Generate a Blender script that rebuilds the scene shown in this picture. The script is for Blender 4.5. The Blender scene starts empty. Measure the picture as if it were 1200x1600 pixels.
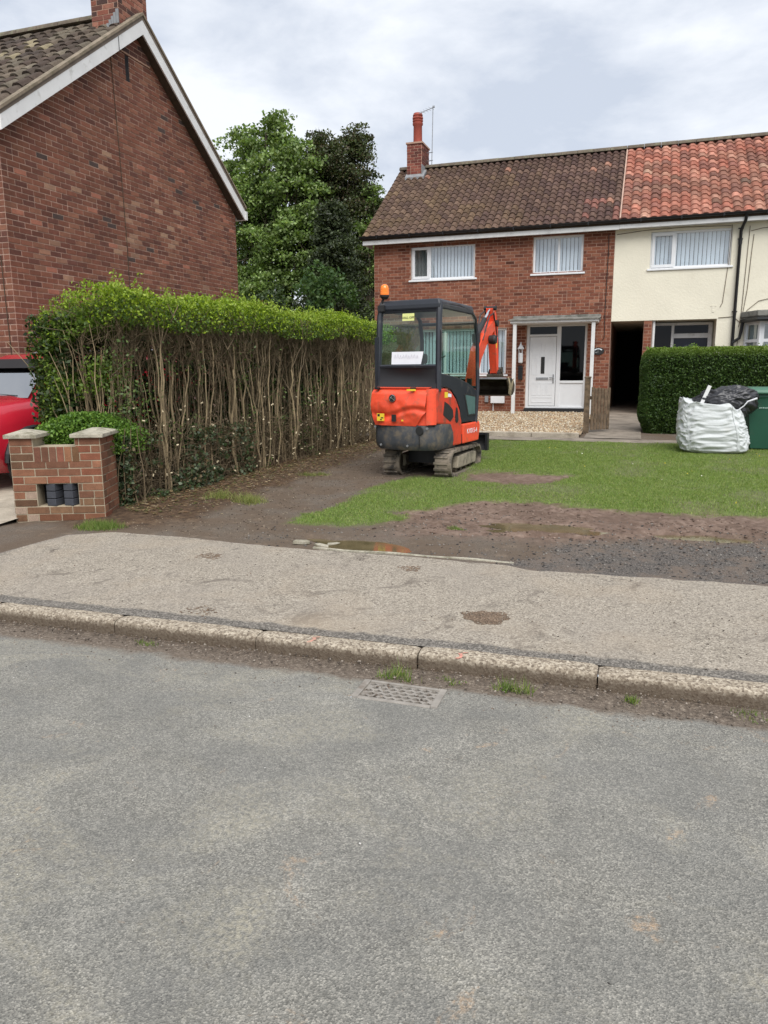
import bpy, bmesh, math, random
import numpy as np
from mathutils import Vector, Matrix, Euler
random.seed(7); rng = np.random.default_rng(11)
R = math.radians
scene = bpy.context.scene
C = scene.collection
# ---------------------------------------------------------------- camera
CAMH = 1.63
YAW, PITCH, ROLL = R(-18.643), R(10.91), R(0.416)
cd = bpy.data.cameras.new('camera'); cam = bpy.data.objects.new('camera', cd); C.objects.link(cam)
cd.sensor_fit = 'VERTICAL'; cd.sensor_height = 24.0; cd.sensor_width = 18.0
cd.lens = 24.0 * 1157.3 / 1600.0
cd.clip_start = 0.05; cd.clip_end = 2000
fw = Vector((math.sin(YAW) * math.cos(PITCH), math.cos(YAW) * math.cos(PITCH), -math.sin(PITCH)))
rt = Vector((math.cos(YAW), -math.sin(YAW), 0)); dn = fw.cross(rt)
r2 = rt * math.cos(ROLL) + dn * math.sin(ROLL); d2 = dn * math.cos(ROLL) - rt * math.sin(ROLL)
m = Matrix((r2, -d2, -fw)).transposed().to_4x4(); m.translation = Vector((0, 0, CAMH))
cam.matrix_world = m
scene.camera = cam
# ---------------------------------------------------------------- sky, sun, exposure (overcast)
SUN_EL, SUN_AZ = R(52), R(150)          # azimuth clockwise from +Y: behind the camera, to the right
EXPOSURE = 1.35
world = bpy.data.worlds.new('World'); scene.world = world; world.use_nodes = True
nt = world.node_tree; nt.nodes.clear()
def wn(t, **k):
    n = nt.nodes.new(t)
    for a, b in k.items(): setattr(n, a, b)
    return n
out = wn('ShaderNodeOutputWorld'); mixs = wn('ShaderNodeMixShader')
sky = wn('ShaderNodeTexSky', sky_type='NISHITA', sun_disc=False, sun_elevation=SUN_EL, sun_rotation=SUN_AZ)
bg1 = wn('ShaderNodeBackground'); bg1.inputs[1].default_value = 0.06
nt.links.new(sky.outputs[0], bg1.inputs[0])
tc = wn('ShaderNodeTexCoord')
mp = wn('ShaderNodeMapping'); mp.inputs['Scale'].default_value = (1, 1, 2.3); mp.inputs['Location'].default_value = (3.1, 1.7, 0.4)
nt.links.new(tc.outputs['Generated'], mp.inputs[0])
n1 = wn('ShaderNodeTexNoise'); n1.inputs['Scale'].default_value = 4.2; n1.inputs['Detail'].default_value = 8; n1.inputs['Roughness'].default_value = .56
n1.inputs['Distortion'].default_value = .15
nt.links.new(mp.outputs[0], n1.inputs[0])
cr = wn('ShaderNodeValToRGB')
cr.color_ramp.elements[0].position = .38; cr.color_ramp.elements[0].color = (.262, .286, .330, 1)
cr.color_ramp.elements[1].position = .63; cr.color_ramp.elements[1].color = (.405, .418, .440, 1)
nt.links.new(n1.outputs[0], cr.inputs[0])
bg2 = wn('ShaderNodeBackground'); bg2.inputs[1].default_value = 1.0
nt.links.new(cr.outputs[0], bg2.inputs[0])
mixs.inputs[0].default_value = .93
nt.links.new(bg1.outputs[0], mixs.inputs[1]); nt.links.new(bg2.outputs[0], mixs.inputs[2])
nt.links.new(mixs.outputs[0], out.inputs[0])
sd = bpy.data.lights.new('sun', 'SUN'); so = bpy.data.objects.new('sun', sd); C.objects.link(so)
sd.energy = 1.5; sd.angle = R(50); sd.color = (1, .975, .94)
sdir = Vector((math.sin(SUN_AZ) * math.cos(SUN_EL), math.cos(SUN_AZ) * math.cos(SUN_EL), math.sin(SUN_EL)))
so.rotation_euler = sdir.to_track_quat('Z', 'Y').to_euler()
so.location = (4, -6, 12)
vs = scene.view_settings
vs.view_transform = 'Standard'; vs.look = 'None'; vs.exposure = EXPOSURE; vs.gamma = 1.0; vs.use_curve_mapping = False
scene.cycles.max_bounces = 8; scene.cycles.transparent_max_bounces = 16
scene.cycles.use_denoising = True

# ================================================================ helpers
def lin(r, g, b):
    f = lambda c: (c / 255 / 12.92) if c <= 10 else ((c / 255 + .055) / 1.055) ** 2.4
    return (f(r), f(g), f(b))

class MB:
    """collects verts and faces; build() links them as one mesh object"""
    def __init__(s): s.v = []; s.f = []; s.M = None
    def pt(s, p):
        p = Vector(p)
        s.v.append(s.M @ p if s.M is not None else p); return len(s.v) - 1
    def quad(s, *ps):
        s.f.append(tuple(s.pt(p) for p in ps))
    def box(s, c, d, rot=None):
        c = Vector(c); h = Vector(d) / 2; i = len(s.v)
        for z in (-1, 1):
            for x, y in ((-1, -1), (1, -1), (1, 1), (-1, 1)):
                p = Vector((x * h.x, y * h.y, z * h.z))
                if rot is not None: p = rot @ p
                s.pt(c + p)
        for q in ((0, 3, 2, 1), (4, 5, 6, 7), (0, 1, 5, 4), (1, 2, 6, 5), (2, 3, 7, 6), (3, 0, 4, 7)):
            s.f.append(tuple(i + k for k in q))
        return s
    def bx(s, x0, x1, y0, y1, z0, z1):
        return s.box(((x0 + x1) / 2, (y0 + y1) / 2, (z0 + z1) / 2), (abs(x1 - x0), abs(y1 - y0), abs(z1 - z0)))
    def prism(s, poly, axis, a, b):
        """poly of 2-D points extruded along axis from a to b (axis 'x': (y,z), 'y': (x,z), 'z': (x,y))"""
        f = {'x': lambda p, t: (t, p[0], p[1]), 'y': lambda p, t: (p[0], t, p[1]), 'z': lambda p, t: (p[0], p[1], t)}[axis]
        n = len(poly); i = len(s.v)
        for t in (a, b):
            for p in poly: s.pt(f(p, t))
        s.f.append(tuple(range(i + n - 1, i - 1, -1))); s.f.append(tuple(range(i + n, i + 2 * n)))
        for k in range(n):
            k2 = (k + 1) % n
            s.f.append((i + k, i + k2, i + n + k2, i + n + k))
        return s
    def tube(s, path, rad, n=8, cap=True):
        path = [Vector(p) for p in path]
        if not hasattr(rad, '__len__'): rad = [rad] * len(path)
        rings = []; ref = None
        for k, p in enumerate(path):
            t = (path[min(k + 1, len(path) - 1)] - path[max(k - 1, 0)])
            t = t.normalized() if t.length > 1e-9 else Vector((0, 0, 1))
            if ref is None: ref = t.orthogonal().normalized()
            u = (ref - t * ref.dot(t))
            u = u.normalized() if u.length > 1e-6 else t.orthogonal().normalized()
            ref = u; w = t.cross(u)
            rings.append([s.pt(p + (u * math.cos(2 * math.pi * j / n) + w * math.sin(2 * math.pi * j / n)) * rad[k]) for j in range(n)])
        for a, b in zip(rings, rings[1:]):
            for j in range(n): s.f.append((a[j], a[(j + 1) % n], b[(j + 1) % n], b[j]))
        if cap: s.f.append(tuple(rings[0][::-1])); s.f.append(tuple(rings[-1]))
        return s
    def lathe(s, prof, c=(0, 0, 0), n=20, axis='z'):
        c = Vector(c); rings = []
        for r, h in prof:
            ring = []
            for j in range(n):
                a = 2 * math.pi * j / n; x, y = r * math.cos(a), r * math.sin(a)
                q = {'z': (x, y, h), 'x': (h, x, y), 'y': (y, h, x)}[axis]
                ring.append(s.pt(c + Vector(q)))
            rings.append(ring)
        for a, b in zip(rings, rings[1:]):
            for j in range(n): s.f.append((a[j], a[(j + 1) % n], b[(j + 1) % n], b[j]))
        s.f.append(tuple(rings[0][::-1])); s.f.append(tuple(rings[-1]))
        return s
    def loft(s, rings, cap=True):
        idx = [[s.pt(p) for p in r] for r in rings]; n = len(idx[0])
        for a, b in zip(idx, idx[1:]):
            for j in range(n): s.f.append((a[j], a[(j + 1) % n], b[(j + 1) % n], b[j]))
        if cap: s.f.append(tuple(idx[0][::-1])); s.f.append(tuple(idx[-1]))
        return s
    def grid(s, fn, nu, nv):
        i = len(s.v)
        for a in range(nu + 1):
            for b in range(nv + 1): s.pt(fn(a / nu, b / nv))
        for a in range(nu):
            for b in range(nv):
                k = i + a * (nv + 1) + b; s.f.append((k, k + nv + 1, k + nv + 2, k + 1))
        return s
    def mesh(s, name, smooth=False, bevel=0, seg=2, fixn=True):
        me = bpy.data.meshes.new(name)
        me.from_pydata([tuple(v) for v in s.v], [], s.f)
        if bevel or fixn:
            bm = bmesh.new(); bm.from_mesh(me)
            if bevel:
                bmesh.ops.remove_doubles(bm, verts=bm.verts, dist=1e-5)
                bm.normal_update()
                es = [e for e in bm.edges if len(e.link_faces) == 2 and e.calc_face_angle(0) > R(28)]
                if es: bmesh.ops.bevel(bm, geom=es, offset=bevel, segments=seg, affect='EDGES', profile=.6, clamp_overlap=True)
            if fixn: bmesh.ops.recalc_face_normals(bm, faces=bm.faces)
            bm.to_mesh(me); bm.free()
        if smooth:
            me.polygons.foreach_set('use_smooth', [True] * len(me.polygons))
            if smooth != 'all':
                try: me.set_sharp_from_angle(angle=R(40))
                except Exception: pass
        me.update()
        return me
    def build(s, name, mat, parent=None, smooth=False, bevel=0, seg=2, fixn=True, **tags):
        return link(name, s.mesh(name, smooth, bevel, seg, fixn), mat, parent, **tags)

def link(name, me, mat, parent=None, **tags):
    if mat is not None and not me.materials: me.materials.append(mat)
    o = bpy.data.objects.new(name, me); C.objects.link(o)
    adopt(o, parent); return tag(o, **tags)
def adopt(o, parent):
    if parent is None: return o
    o.parent = parent
    if parent.type == 'EMPTY' and parent.get('_off'):
        o.matrix_parent_inverse = Matrix.Translation(-Vector(parent.location))
    return o
def tag(o, label=None, cat=None, group=None, kind=None):
    if label: o['label'] = label
    if cat: o['category'] = cat
    if group: o['group'] = group
    if kind: o['kind'] = kind
    return o
def empty(name, loc=(0, 0, 0), rz=0, off=True, **tags):
    """an Empty at the thing's base; off=True: children are given in world coordinates"""
    o = bpy.data.objects.new(name, None); C.objects.link(o)
    o.location = loc; o.rotation_euler = (0, 0, rz); o.empty_display_size = .3
    if off and rz == 0: o['_off'] = 1
    return tag(o, **tags)
def np_mesh(name, verts, faces, cols=None, smooth=False):
    """verts (n,3); faces (m,k) ; cols (m,3) per face colour in attribute Col"""
    me = bpy.data.meshes.new(name); m_, k_ = faces.shape
    me.vertices.add(len(verts)); me.vertices.foreach_set('co', np.ascontiguousarray(verts, np.float32).ravel())
    me.loops.add(m_ * k_); me.loops.foreach_set('vertex_index', np.ascontiguousarray(faces, np.int32).ravel())
    me.polygons.add(m_); me.polygons.foreach_set('loop_start', np.arange(0, m_ * k_, k_, dtype=np.int32))
    me.polygons.foreach_set('loop_total', np.full(m_, k_, np.int32))
    if smooth: me.polygons.foreach_set('use_smooth', np.ones(m_, bool))
    me.update(calc_edges=True)
    if cols is not None:
        a = me.attributes.new('Col', 'FLOAT_COLOR', 'FACE')
        c4 = np.ones((m_, 4), np.float32); c4[:, :3] = cols
        a.data.foreach_set('color', c4.ravel())
    return me
def sub_of(o):            # a small wrapper kept for readability
    return o

# value noise
_T = rng.random((64, 64))
def vnoise(x, y):
    x = np.asarray(x, float); y = np.asarray(y, float)
    xi = np.floor(x).astype(int); yi = np.floor(y).astype(int); fx = x - xi; fy = y - yi
    fx = fx * fx * (3 - 2 * fx); fy = fy * fy * (3 - 2 * fy)
    g = lambda a, b: _T[a % 64, b % 64]
    return (g(xi, yi) * (1 - fx) + g(xi + 1, yi) * fx) * (1 - fy) + (g(xi, yi + 1) * (1 - fx) + g(xi + 1, yi + 1) * fx) * fy
def fbm(x, y, o=4):
    s = 0; a = .5; t = 0
    for k in range(o):
        s = s + a * vnoise(x * 2 ** k + 17 * k, y * 2 ** k + 31 * k); t += a; a *= .5
    return s / t
def inside(poly, x, y):
    """signed distance (positive inside) of points to polygon"""
    x = np.asarray(x, float); y = np.asarray(y, float)
    ins = np.zeros(x.shape, bool); d = np.full(x.shape, 1e9)
    n = len(poly)
    for i in range(n):
        x0, y0 = poly[i]; x1, y1 = poly[(i + 1) % n]
        c = ((y0 > y) != (y1 > y)) & (x < (x1 - x0) * (y - y0) / ((y1 - y0) if y1 != y0 else 1e-9) + x0)
        ins ^= c
        dx, dy = x1 - x0, y1 - y0
        t = np.clip(((x - x0) * dx + (y - y0) * dy) / (dx * dx + dy * dy + 1e-12), 0, 1)
        d = np.minimum(d, np.hypot(x - x0 - t * dx, y - y0 - t * dy))
    return np.where(ins, d, -d)
sstep = lambda a, b, x: (lambda t: t * t * (3 - 2 * t))(np.clip((x - a) / (b - a), 0, 1))

# ================================================================ materials
def newmat(name):
    ma = bpy.data.materials.new(name); ma.use_nodes = True
    return ma, ma.node_tree, ma.node_tree.nodes['Principled BSDF']
def nd(t, ty, **k):
    n = t.nodes.new(ty)
    for a, b in k.items(): setattr(n, a, b)
    return n
def noise(t, scale, detail=4, rough=.55, vec=None, dist=0):
    n = nd(t, 'ShaderNodeTexNoise'); n.inputs['Scale'].default_value = scale
    n.inputs['Detail'].default_value = detail; n.inputs['Roughness'].default_value = rough; n.inputs['Distortion'].default_value = dist
    t.links.new(vec if vec else pos(t), n.inputs['Vector']); return n.outputs[0]
def pos(t):
    for n in t.nodes:
        if n.type == 'NEW_GEOMETRY': return n.outputs['Position']
    return nd(t, 'ShaderNodeNewGeometry').outputs['Position']
def ramp(t, src, *stops):
    n = nd(t, 'ShaderNodeValToRGB'); e = n.color_ramp.elements
    while len(e) < len(stops): e.new(.5)
    for el, (p, c) in zip(e, stops):
        el.position = p; el.color = (c, c, c, 1) if not hasattr(c, '__len__') else (*c, 1)
    t.links.new(src, n.inputs[0]); return n.outputs[0]
def mixc(t, fac, a, b, mode='MIX'):
    n = nd(t, 'ShaderNodeMix', data_type='RGBA', blend_type=mode)
    for s, v in ((n.inputs[0], fac), (n.inputs[6], a), (n.inputs[7], b)):
        if hasattr(v, 'is_linked'): t.links.new(v, s)
        elif hasattr(v, '__len__'): s.default_value = (*v[:3], 1)
        else: s.default_value = v
    return n.outputs[2]
def math_(t, op, a, b=0.5):
    n = nd(t, 'ShaderNodeMath', operation=op)
    for s, v in zip(n.inputs, (a, b)):
        if hasattr(v, 'is_linked'): t.links.new(v, s)
        else: s.default_value = v
    return n.outputs[0]
def bump(t, bs, h, strength=.3, dist=.01):
    n = nd(t, 'ShaderNodeBump'); n.inputs['Strength'].default_value = strength; n.inputs['Distance'].default_value = dist
    t.links.new(h, n.inputs['Height']); t.links.new(n.outputs[0], bs.inputs['Normal'])
def pbr(name, col, rough=.7, var=.18, vs_=5, dirt=None, bmp=0, bscale=80, bdist=.004, metal=0, src=None, spec=.4, coat=0, fine=0):
    """col: linear colour; var: cloudy value variation; dirt=(colour, coverage 0..1, scale); src: None | 'attr' | 'obj'"""
    ma, t, bs = newmat(name)
    if src == 'attr':
        a = nd(t, 'ShaderNodeAttribute', attribute_name='Col'); c = a.outputs['Color']
    elif src == 'obj':
        a = nd(t, 'ShaderNodeObjectInfo'); c = a.outputs['Color']
    else:
        a = nd(t, 'ShaderNodeRGB'); a.outputs[0].default_value = (*col, 1); c = a.outputs[0]
    if var:
        f = ramp(t, noise(t, vs_, 5), (.28, 1 - var), (.72, 1 + var))
        c = mixc(t, 1.0, c, f, 'MULTIPLY')
    if fine:
        f = ramp(t, noise(t, bscale, 3), (.3, 1 - fine), (.7, 1 + fine)); c = mixc(t, 1.0, c, f, 'MULTIPLY')
    if dirt:
        dc, cov, sc = dirt
        f = ramp(t, noise(t, sc, 6, .62), (.66 - cov * .5, 0), (.80 - cov * .4, min(1, .35 + cov)))
        c = mixc(t, f, c, dc)
    t.links.new(c, bs.inputs['Base Color'])
    bs.inputs['Roughness'].default_value = rough; bs.inputs['Metallic'].default_value = metal
    bs.inputs['Specular IOR Level'].default_value = spec
    if coat: bs.inputs['Coat Weight'].default_value = coat; bs.inputs['Coat Roughness'].default_value = .12
    if bmp: bump(t, bs, noise(t, bscale, 4, .6), bmp, bdist)
    return ma
def glassmat(name, tint, refl=.09, rough=.0):
    ma, t, bs = newmat(name); t.nodes.remove(bs)
    o = [n for n in t.nodes if n.type == 'OUTPUT_MATERIAL'][0]
    tr = nd(t, 'ShaderNodeBsdfTransparent'); tr.inputs[0].default_value = (*tint, 1)
    gl = nd(t, 'ShaderNodeBsdfGlossy'); gl.inputs['Roughness'].default_value = rough; gl.inputs[0].default_value = (1, 1, 1, 1)
    lw = nd(t, 'ShaderNodeLayerWeight'); lw.inputs[0].default_value = .5
    f = math_(t, 'ADD', math_(t, 'MULTIPLY', math_(t, 'POWER', lw.outputs['Facing'], 4.0), .7), refl)
    mx = nd(t, 'ShaderNodeMixShader'); t.links.new(f, mx.inputs[0]); t.links.new(tr.outputs[0], mx.inputs[1]); t.links.new(gl.outputs[0], mx.inputs[2])
    t.links.new(mx.outputs[0], o.inputs[0]); return ma
def leafmat(name, trans=.35, rough=.5):
    ma, t, bs = newmat(name)
    o = [n for n in t.nodes if n.type == 'OUTPUT_MATERIAL'][0]
    a = nd(t, 'ShaderNodeAttribute', attribute_name='Col')
    bs.inputs['Roughness'].default_value = rough; bs.inputs['Specular IOR Level'].default_value = .35
    t.links.new(a.outputs['Color'], bs.inputs['Base Color'])
    tl = nd(t, 'ShaderNodeBsdfTranslucent')
    c2 = mixc(t, 1.0, a.outputs['Color'], (1.25, 1.3, .55), 'MULTIPLY')
    t.links.new(c2, tl.inputs[0])
    mx = nd(t, 'ShaderNodeMixShader'); mx.inputs[0].default_value = trans
    t.links.new(bs.outputs[0], mx.inputs[1]); t.links.new(tl.outputs[0], mx.inputs[2]); t.links.new(mx.outputs[0], o.inputs[0])
    return ma
MT = {}
MT['brick_obj'] = pbr('brick_obj', None, .88, .16, 14, src='obj', bmp=.5, bscale=120, bdist=.004, fine=.22, spec=.2)
MT['brick_attr'] = pbr('brick_attr', None, .88, .16, 14, src='attr', bmp=.5, bscale=120, bdist=.004, fine=.22, spec=.2)
MT['tile_obj'] = pbr('tile_obj', None, .9, .28, 7, src='obj', bmp=.4, bscale=60, bdist=.006, fine=.25, spec=.15)
MT['tile_attr'] = pbr('tile_attr', None, .9, .28, 7, src='attr', bmp=.4, bscale=60, bdist=.006, fine=.25, spec=.15)
MT['mortar'] = pbr('mortar', lin(176, 148, 132), .95, .16, 3, fine=.15, bscale=90, bmp=.3)
MT['mortar_terrace'] = pbr('mortar_terrace', lin(166, 134, 116), .95, .14, 3, fine=.12, bscale=90, bmp=.3)
MT['mortar_pale'] = pbr('mortar_pale', lin(160, 148, 127), .95, .2, 6, fine=.18, bscale=120, bmp=.4)
MT['white'] = pbr('white_upvc', (.72, .73, .74), .35, .04, 3, spec=.5)
MT['white_paint'] = pbr('white_paint', (.66, .66, .65), .55, .07, 4, dirt=((.34, .33, .30), .18, 7))
MT['gutter'] = pbr('black_gutter', (.012, .012, .013), .35, .1, 5)
MT['pipe'] = pbr('black_pipe', (.012, .012, .013), .4, .1, 5)
MT['dark_void'] = pbr('dark_void', (.012, .011, .012), .9, .1, 3)
MT['dark_wood'] = pbr('dark_wood', lin(70, 58, 46), .9, .25, 9)
MT['render_cream'] = pbr('cream_render', lin(222, 216, 197), .85, .05, 1.3, dirt=(lin(192, 183, 162), .10, 2.5), bmp=.55, bscale=26, bdist=.012)
MT['lead'] = pbr('lead_flashing', (.22, .225, .23), .6, .2, 9)
MT['felt'] = pbr('felt_roof', lin(128, 126, 120), .9, .22, 8, dirt=(lin(75, 78, 70), .4, 5))
MT['blind'] = pbr('blind_fabric', lin(226, 234, 240), .9, .05, 4)
MT['glass'] = glassmat('window_glass', (.92, .95, .97), .14)
MT['glass_dark'] = glassmat('door_glass', (.12, .13, .15), .022, .03)
MT['glass_cab'] = glassmat('cab_glass', (.64, .80, .74), .06)
MT['curtain'] = pbr('curtain', lin(120, 128, 126), .9, .2, 4)
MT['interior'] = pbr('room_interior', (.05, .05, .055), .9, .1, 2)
MT['black_plastic'] = pbr('black_plastic', (.018, .018, .02), .45, .12, 6, dirt=((.09, .08, .065), .12, 6))
MT['cab_steel'] = pbr('cab_steel', (.022, .025, .032), .38, .15, 5, dirt=((.13, .115, .095), .16, 5), coat=.2)
MT['panel_grey'] = pbr('counterweight_grey', (.05, .054, .06), .55, .25, 6, dirt=((.15, .12, .085), .42, 7), bmp=.15, bscale=40)
MT['orange'] = pbr('orange_red_paint', (.80, .085, .036), .42, .10, 4, dirt=((.30, .12, .07), .24, 9), coat=.15, fine=.06, bscale=30)
MT['orange_worn'] = pbr('worn_orange_paint', (.62, .055, .025), .42, .15, 5, dirt=((.13, .075, .05), .35, 6), coat=.15)
MT['rubber'] = pbr('track_rubber', (.055, .05, .044), .9, .3, 9, dirt=((.20, .165, .125), .62, 9), bmp=.4, bscale=50)
MT['track_frame'] = pbr('track_frame_mud', lin(150, 140, 122), .85, .2, 7, dirt=((.10, .085, .065), .45, 8))
MT['steel_mud'] = pbr('bucket_steel', lin(92, 84, 72), .65, .25, 6, dirt=(lin(58, 46, 36), .5, 5), metal=.3)
MT['chrome'] = pbr('chrome_rod', (.75, .75, .76), .15, .05, 5, metal=1.0)
MT['hose'] = pbr('hose_black', (.02, .02, .02), .5, .1, 5)
MT['yellow'] = pbr('yellow_label', (.78, .56, .04), .5, .06, 9)
MT['lemon'] = pbr('lemon_label', (.72, .74, .28), .55, .05, 9)
MT['ink'] = pbr('ink_black', (.02, .02, .02), .6, 0)
MT['paper'] = pbr('paper', (.78, .78, .82), .8, .04, 9)
MT['rope'] = pbr('rope', lin(150, 138, 112), .9, .2, 20)
MT['concrete'] = pbr('concrete', lin(168, 158, 142), .9, .2, 3, fine=.18, bscale=70, bmp=.5, dirt=(lin(110, 100, 86), .3, 4))
MT['capstone'] = pbr('capstone', lin(164, 158, 142), .9, .2, 10, fine=.25, bscale=110, bmp=.7, dirt=(lin(104, 100, 80), .38, 9))
MT['pot'] = pbr('terracotta_pot', lin(150, 72, 58), .7, .15, 6)
MT['metal_grey'] = pbr('galvanised', (.33, .34, .35), .45, .15, 8, metal=.6)
MT['wood_old'] = pbr('weathered_wood', lin(104, 88, 70), .9, .3, 12, dirt=(lin(66, 56, 44), .4, 14), bmp=.6, bscale=60)
MT['bark_hedge'] = pbr('hedge_stem_bark', lin(142, 125, 97), .9, .4, 5, dirt=(lin(96, 100, 66), .25, 9), bmp=.4, bscale=90)
MT['twig'] = pbr('twig', lin(104, 90, 69), .9, .4, 4)
MT['cut'] = pbr('cut_wood', lin(222, 206, 172), .8, .1, 20)
MT['bark'] = pbr('tree_bark', lin(74, 66, 54), .95, .3, 6, bmp=.6, bscale=30)
MT['leaf'] = leafmat('leaf', .30)
MT['leaf_dark'] = leafmat('leaf_dark', .2, .45)
MT['grass'] = leafmat('grass', .3, .6)
MT['bag'] = pbr('woven_bag', (.52, .54, .54), .55, .06, 6, dirt=((.36, .35, .30), .14, 4), bmp=.25, bscale=22, bdist=.02)
MT['binliner'] = pbr('black_liner', (.022, .022, .026), .40, .1, 5, spec=.6)
MT['bin_green'] = pbr('bin_plastic', (.022, .085, .055), .42, .1, 3, dirt=((.06, .10, .075), .2, 5))
MT['bin_lid'] = pbr('bin_lid_plastic', (.055, .145, .095), .42, .1, 3)
MT['car_red'] = pbr('car_paint', (.42, .012, .028), .25, .03, 3, coat=.9)
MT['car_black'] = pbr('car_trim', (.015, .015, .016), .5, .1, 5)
MT['car_glass'] = glassmat('car_glass', (.30, .33, .33), .38)
MT['tyre'] = pbr('tyre', (.02, .02, .021), .85, .15, 9)
MT['rim'] = pbr('alloy', (.4, .4, .42), .35, .1, 6, metal=.8)
MT['lamp_white'] = pbr('headlamp', (.7, .72, .75), .15, .1, 12)
MT['beacon'] = pbr('beacon_amber', (.90, .20, .01), .25, .06, 6, coat=.5)
MT['stone'] = pbr('stone_chips', None, .9, .2, 20, src='attr', fine=.2, bscale=150)
MT['blue_brick'] = pbr('slate_block', lin(62, 64, 70), .75, .15, 12, fine=.2, bscale=120)
MT['iron'] = pbr('cast_iron', lin(140, 134, 126), .75, .2, 14, dirt=(lin(96, 84, 72), .3, 12), bmp=.4, bscale=120)
MT['pink'] = pbr('pink_marker', lin(196, 128, 116), .9, .3, 90, dirt=(lin(150, 134, 114), .55, 70))
# ================================================================ the ground
KY = lambda x: 3.745 + .022 * (x + 1.5)          # front face of the kerb
LAWN = [(-3.29, 6.67), (-3.33, 7.09), (-3.1, 7.42), (-3.11, 8.27), (-3.07, 9.11), (-2.86, 9.74), (-2.34, 9.9), (-2.3, 11.39), (-2.9, 14.2), (-1.53, 14.5), (-0.33, 14.37), (0.67, 14.38), (2.2, 14.14), (5, 13.89), (9, 13.9), (9, 8.3), (1.86, 8.25), (1.33, 8.17), (0.86, 8.17), (0.42, 8.15), (-0.22, 8.15), (-0.84, 8.34), (-1.34, 8.32), (-1.8, 8.02), (-2.16, 7.74), (-2.44, 7.49), (-2.24, 7.15), (-2.56, 6.79), (-2.97, 6.61)]
BARE = [(-2.15, 10.2), (-1.61, 10.5), (-0.76, 10.36), (-0.77, 9.93), (-1.28, 9.45), (-2.1, 9.5)]
DARK = [(-0.92, 5.7), (-0.43, 6.55), (0.11, 6.9), (0.65, 6.95), (1.21, 7.2), (9, 7.3), (9, 5.2), (-.9, 5.2)]
MUD = [(-2.0, 6.55), (-1.5, 6.5), (-.4, 6.7), (1.0, 7.1), (9, 7.2), (9, 8.6), (-2.6, 8.8), (-2.3, 7.3)]
EARTH = [(-5.3, 5.9), (-4.75, 6.0), (-4.3, 6.6), (-4.35, 8.2), (-4.25, 9.5), (-4.2, 12.5), (-3.9, 14.3), (-6.0, 14.6), (-6.4, 6.8)]
PUD = [(-2.26, 6.07, .42, .22), (-.80, 7.17, .50, .17), (.64, 7.2, .40, .13), (-2.75, 6.2, .12, .06)]
def base_z(y): return np.interp(y, [3.9, 7.0, 20.9, 28, 300], [.068, .100, .40, .5, .6])
def lawn_d(x, y):
    d = inside(LAWN, x, y) + .30 * (fbm(x * 2.3, y * 2.3) - .5) + .16 * (fbm(x * 9, y * 9) - .5)
    b = inside(BARE, x, y) + .55 * (fbm(x * 2.6 + 9, y * 3.4) - .5) + .2 * (fbm(x * 9 + 9, y * 9) - .5)
    return np.minimum(d, -b + .02)
def ground_z(x, y):
    x = np.asarray(x, float); y = np.asarray(y, float)
    z = base_z(y)
    w = sstep(5.75, 6.1, y) * (1 - sstep(14.3, 15.2, y))
    L = sstep(-.1, .2, lawn_d(x, y))
    z = z + w * (1 - L) * (.035 * (fbm(x * 1.7, y * 1.7) - .5) + .03 * (fbm(x * 7, y * 7, 3) - .5))
    ck = sstep(-.2, .3, np.maximum(inside(MUD, x, y), inside(DARK, x, y))) * w * (1 - L)
    z = z + ck * (.030 * np.maximum(0, fbm(x * 10 + 3, y * 10, 3) - .48) * 3 + .02 * (fbm(x * 3.3, y * 3.3) - .5))
    z = z + w * L * .03 * fbm(x * 2, y * 2)
    m = sstep(-.15, .25, inside(MUD, x, y)) * w * (1 - L)
    # tyre and track ruts running across the mud
    z = z + m * .024 * np.sin((y - .16 * x) * 26 + 3 * fbm(x * .8, y * .8)) * sstep(.35, .6, fbm(x * .7 + 5, y * .9))
    for cx, cy, rx, ry in PUD:
        q = ((x - cx) / rx) ** 2 + ((y - cy) / ry) ** 2
        z = z - .07 * np.exp(-q ** 2 * .8)
    e = sstep(0, .4, inside(EARTH, x, y))
    z = z + e * (.05 * fbm(x * 3, y * 3))
    return z
def axis_(lo, hi, step, far_lo, far_hi, n=14):
    a = np.arange(lo, hi + 1e-6, step)
    l = lo - np.geomspace(step * 2, lo - far_lo, n)[::-1]; h = hi + np.geomspace(step * 2, far_hi - hi, n)
    return np.concatenate([l, a, h])
gx = axis_(-7.2, 4.2, .045, -240, 240)
gy = np.concatenate([np.arange(3.80, 5.5, .1), np.arange(5.5, 15.2, .045), np.arange(15.2, 29, .4), np.geomspace(29, 400, 14)])
X, Y = np.meshgrid(gx, gy, indexing='ij'); Z = ground_z(X, Y)
Z = np.where(Y < 5.45, Z - .012, Z)
nx, ny = X.shape
V = np.stack([X, Y, Z], -1).reshape(-1, 3)
ii = (np.arange(nx - 1)[:, None] * ny + np.arange(ny - 1)[None]).ravel()
F = np.stack([ii, ii + ny, ii + ny + 1, ii + 1], -1)
gme = np_mesh('ground', V, F, smooth=True)
mk = gme.attributes.new('Mask', 'FLOAT_COLOR', 'POINT')
xs, ys = V[:, 0], V[:, 1]
nse = fbm(xs * 3.1, ys * 3.1) - .5
M4 = np.zeros((len(V), 4), np.float32)
M4[:, 0] = sstep(-.10, .10, lawn_d(xs, ys)) * (.68 + .32 * sstep(.36, .52, fbm(xs * 1.4 + 7, ys * 1.4)))
M4[:, 1] = sstep(-.25, .25, np.maximum(inside(MUD, xs, ys), inside(BARE, xs, ys) + .1) + .6 * nse)
M4[:, 2] = sstep(-.15, .2, inside(DARK, xs, ys) + .5 * nse)
M4[:, 3] = sstep(-.15, .2, inside(EARTH, xs, ys) + .4 * nse)
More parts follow.
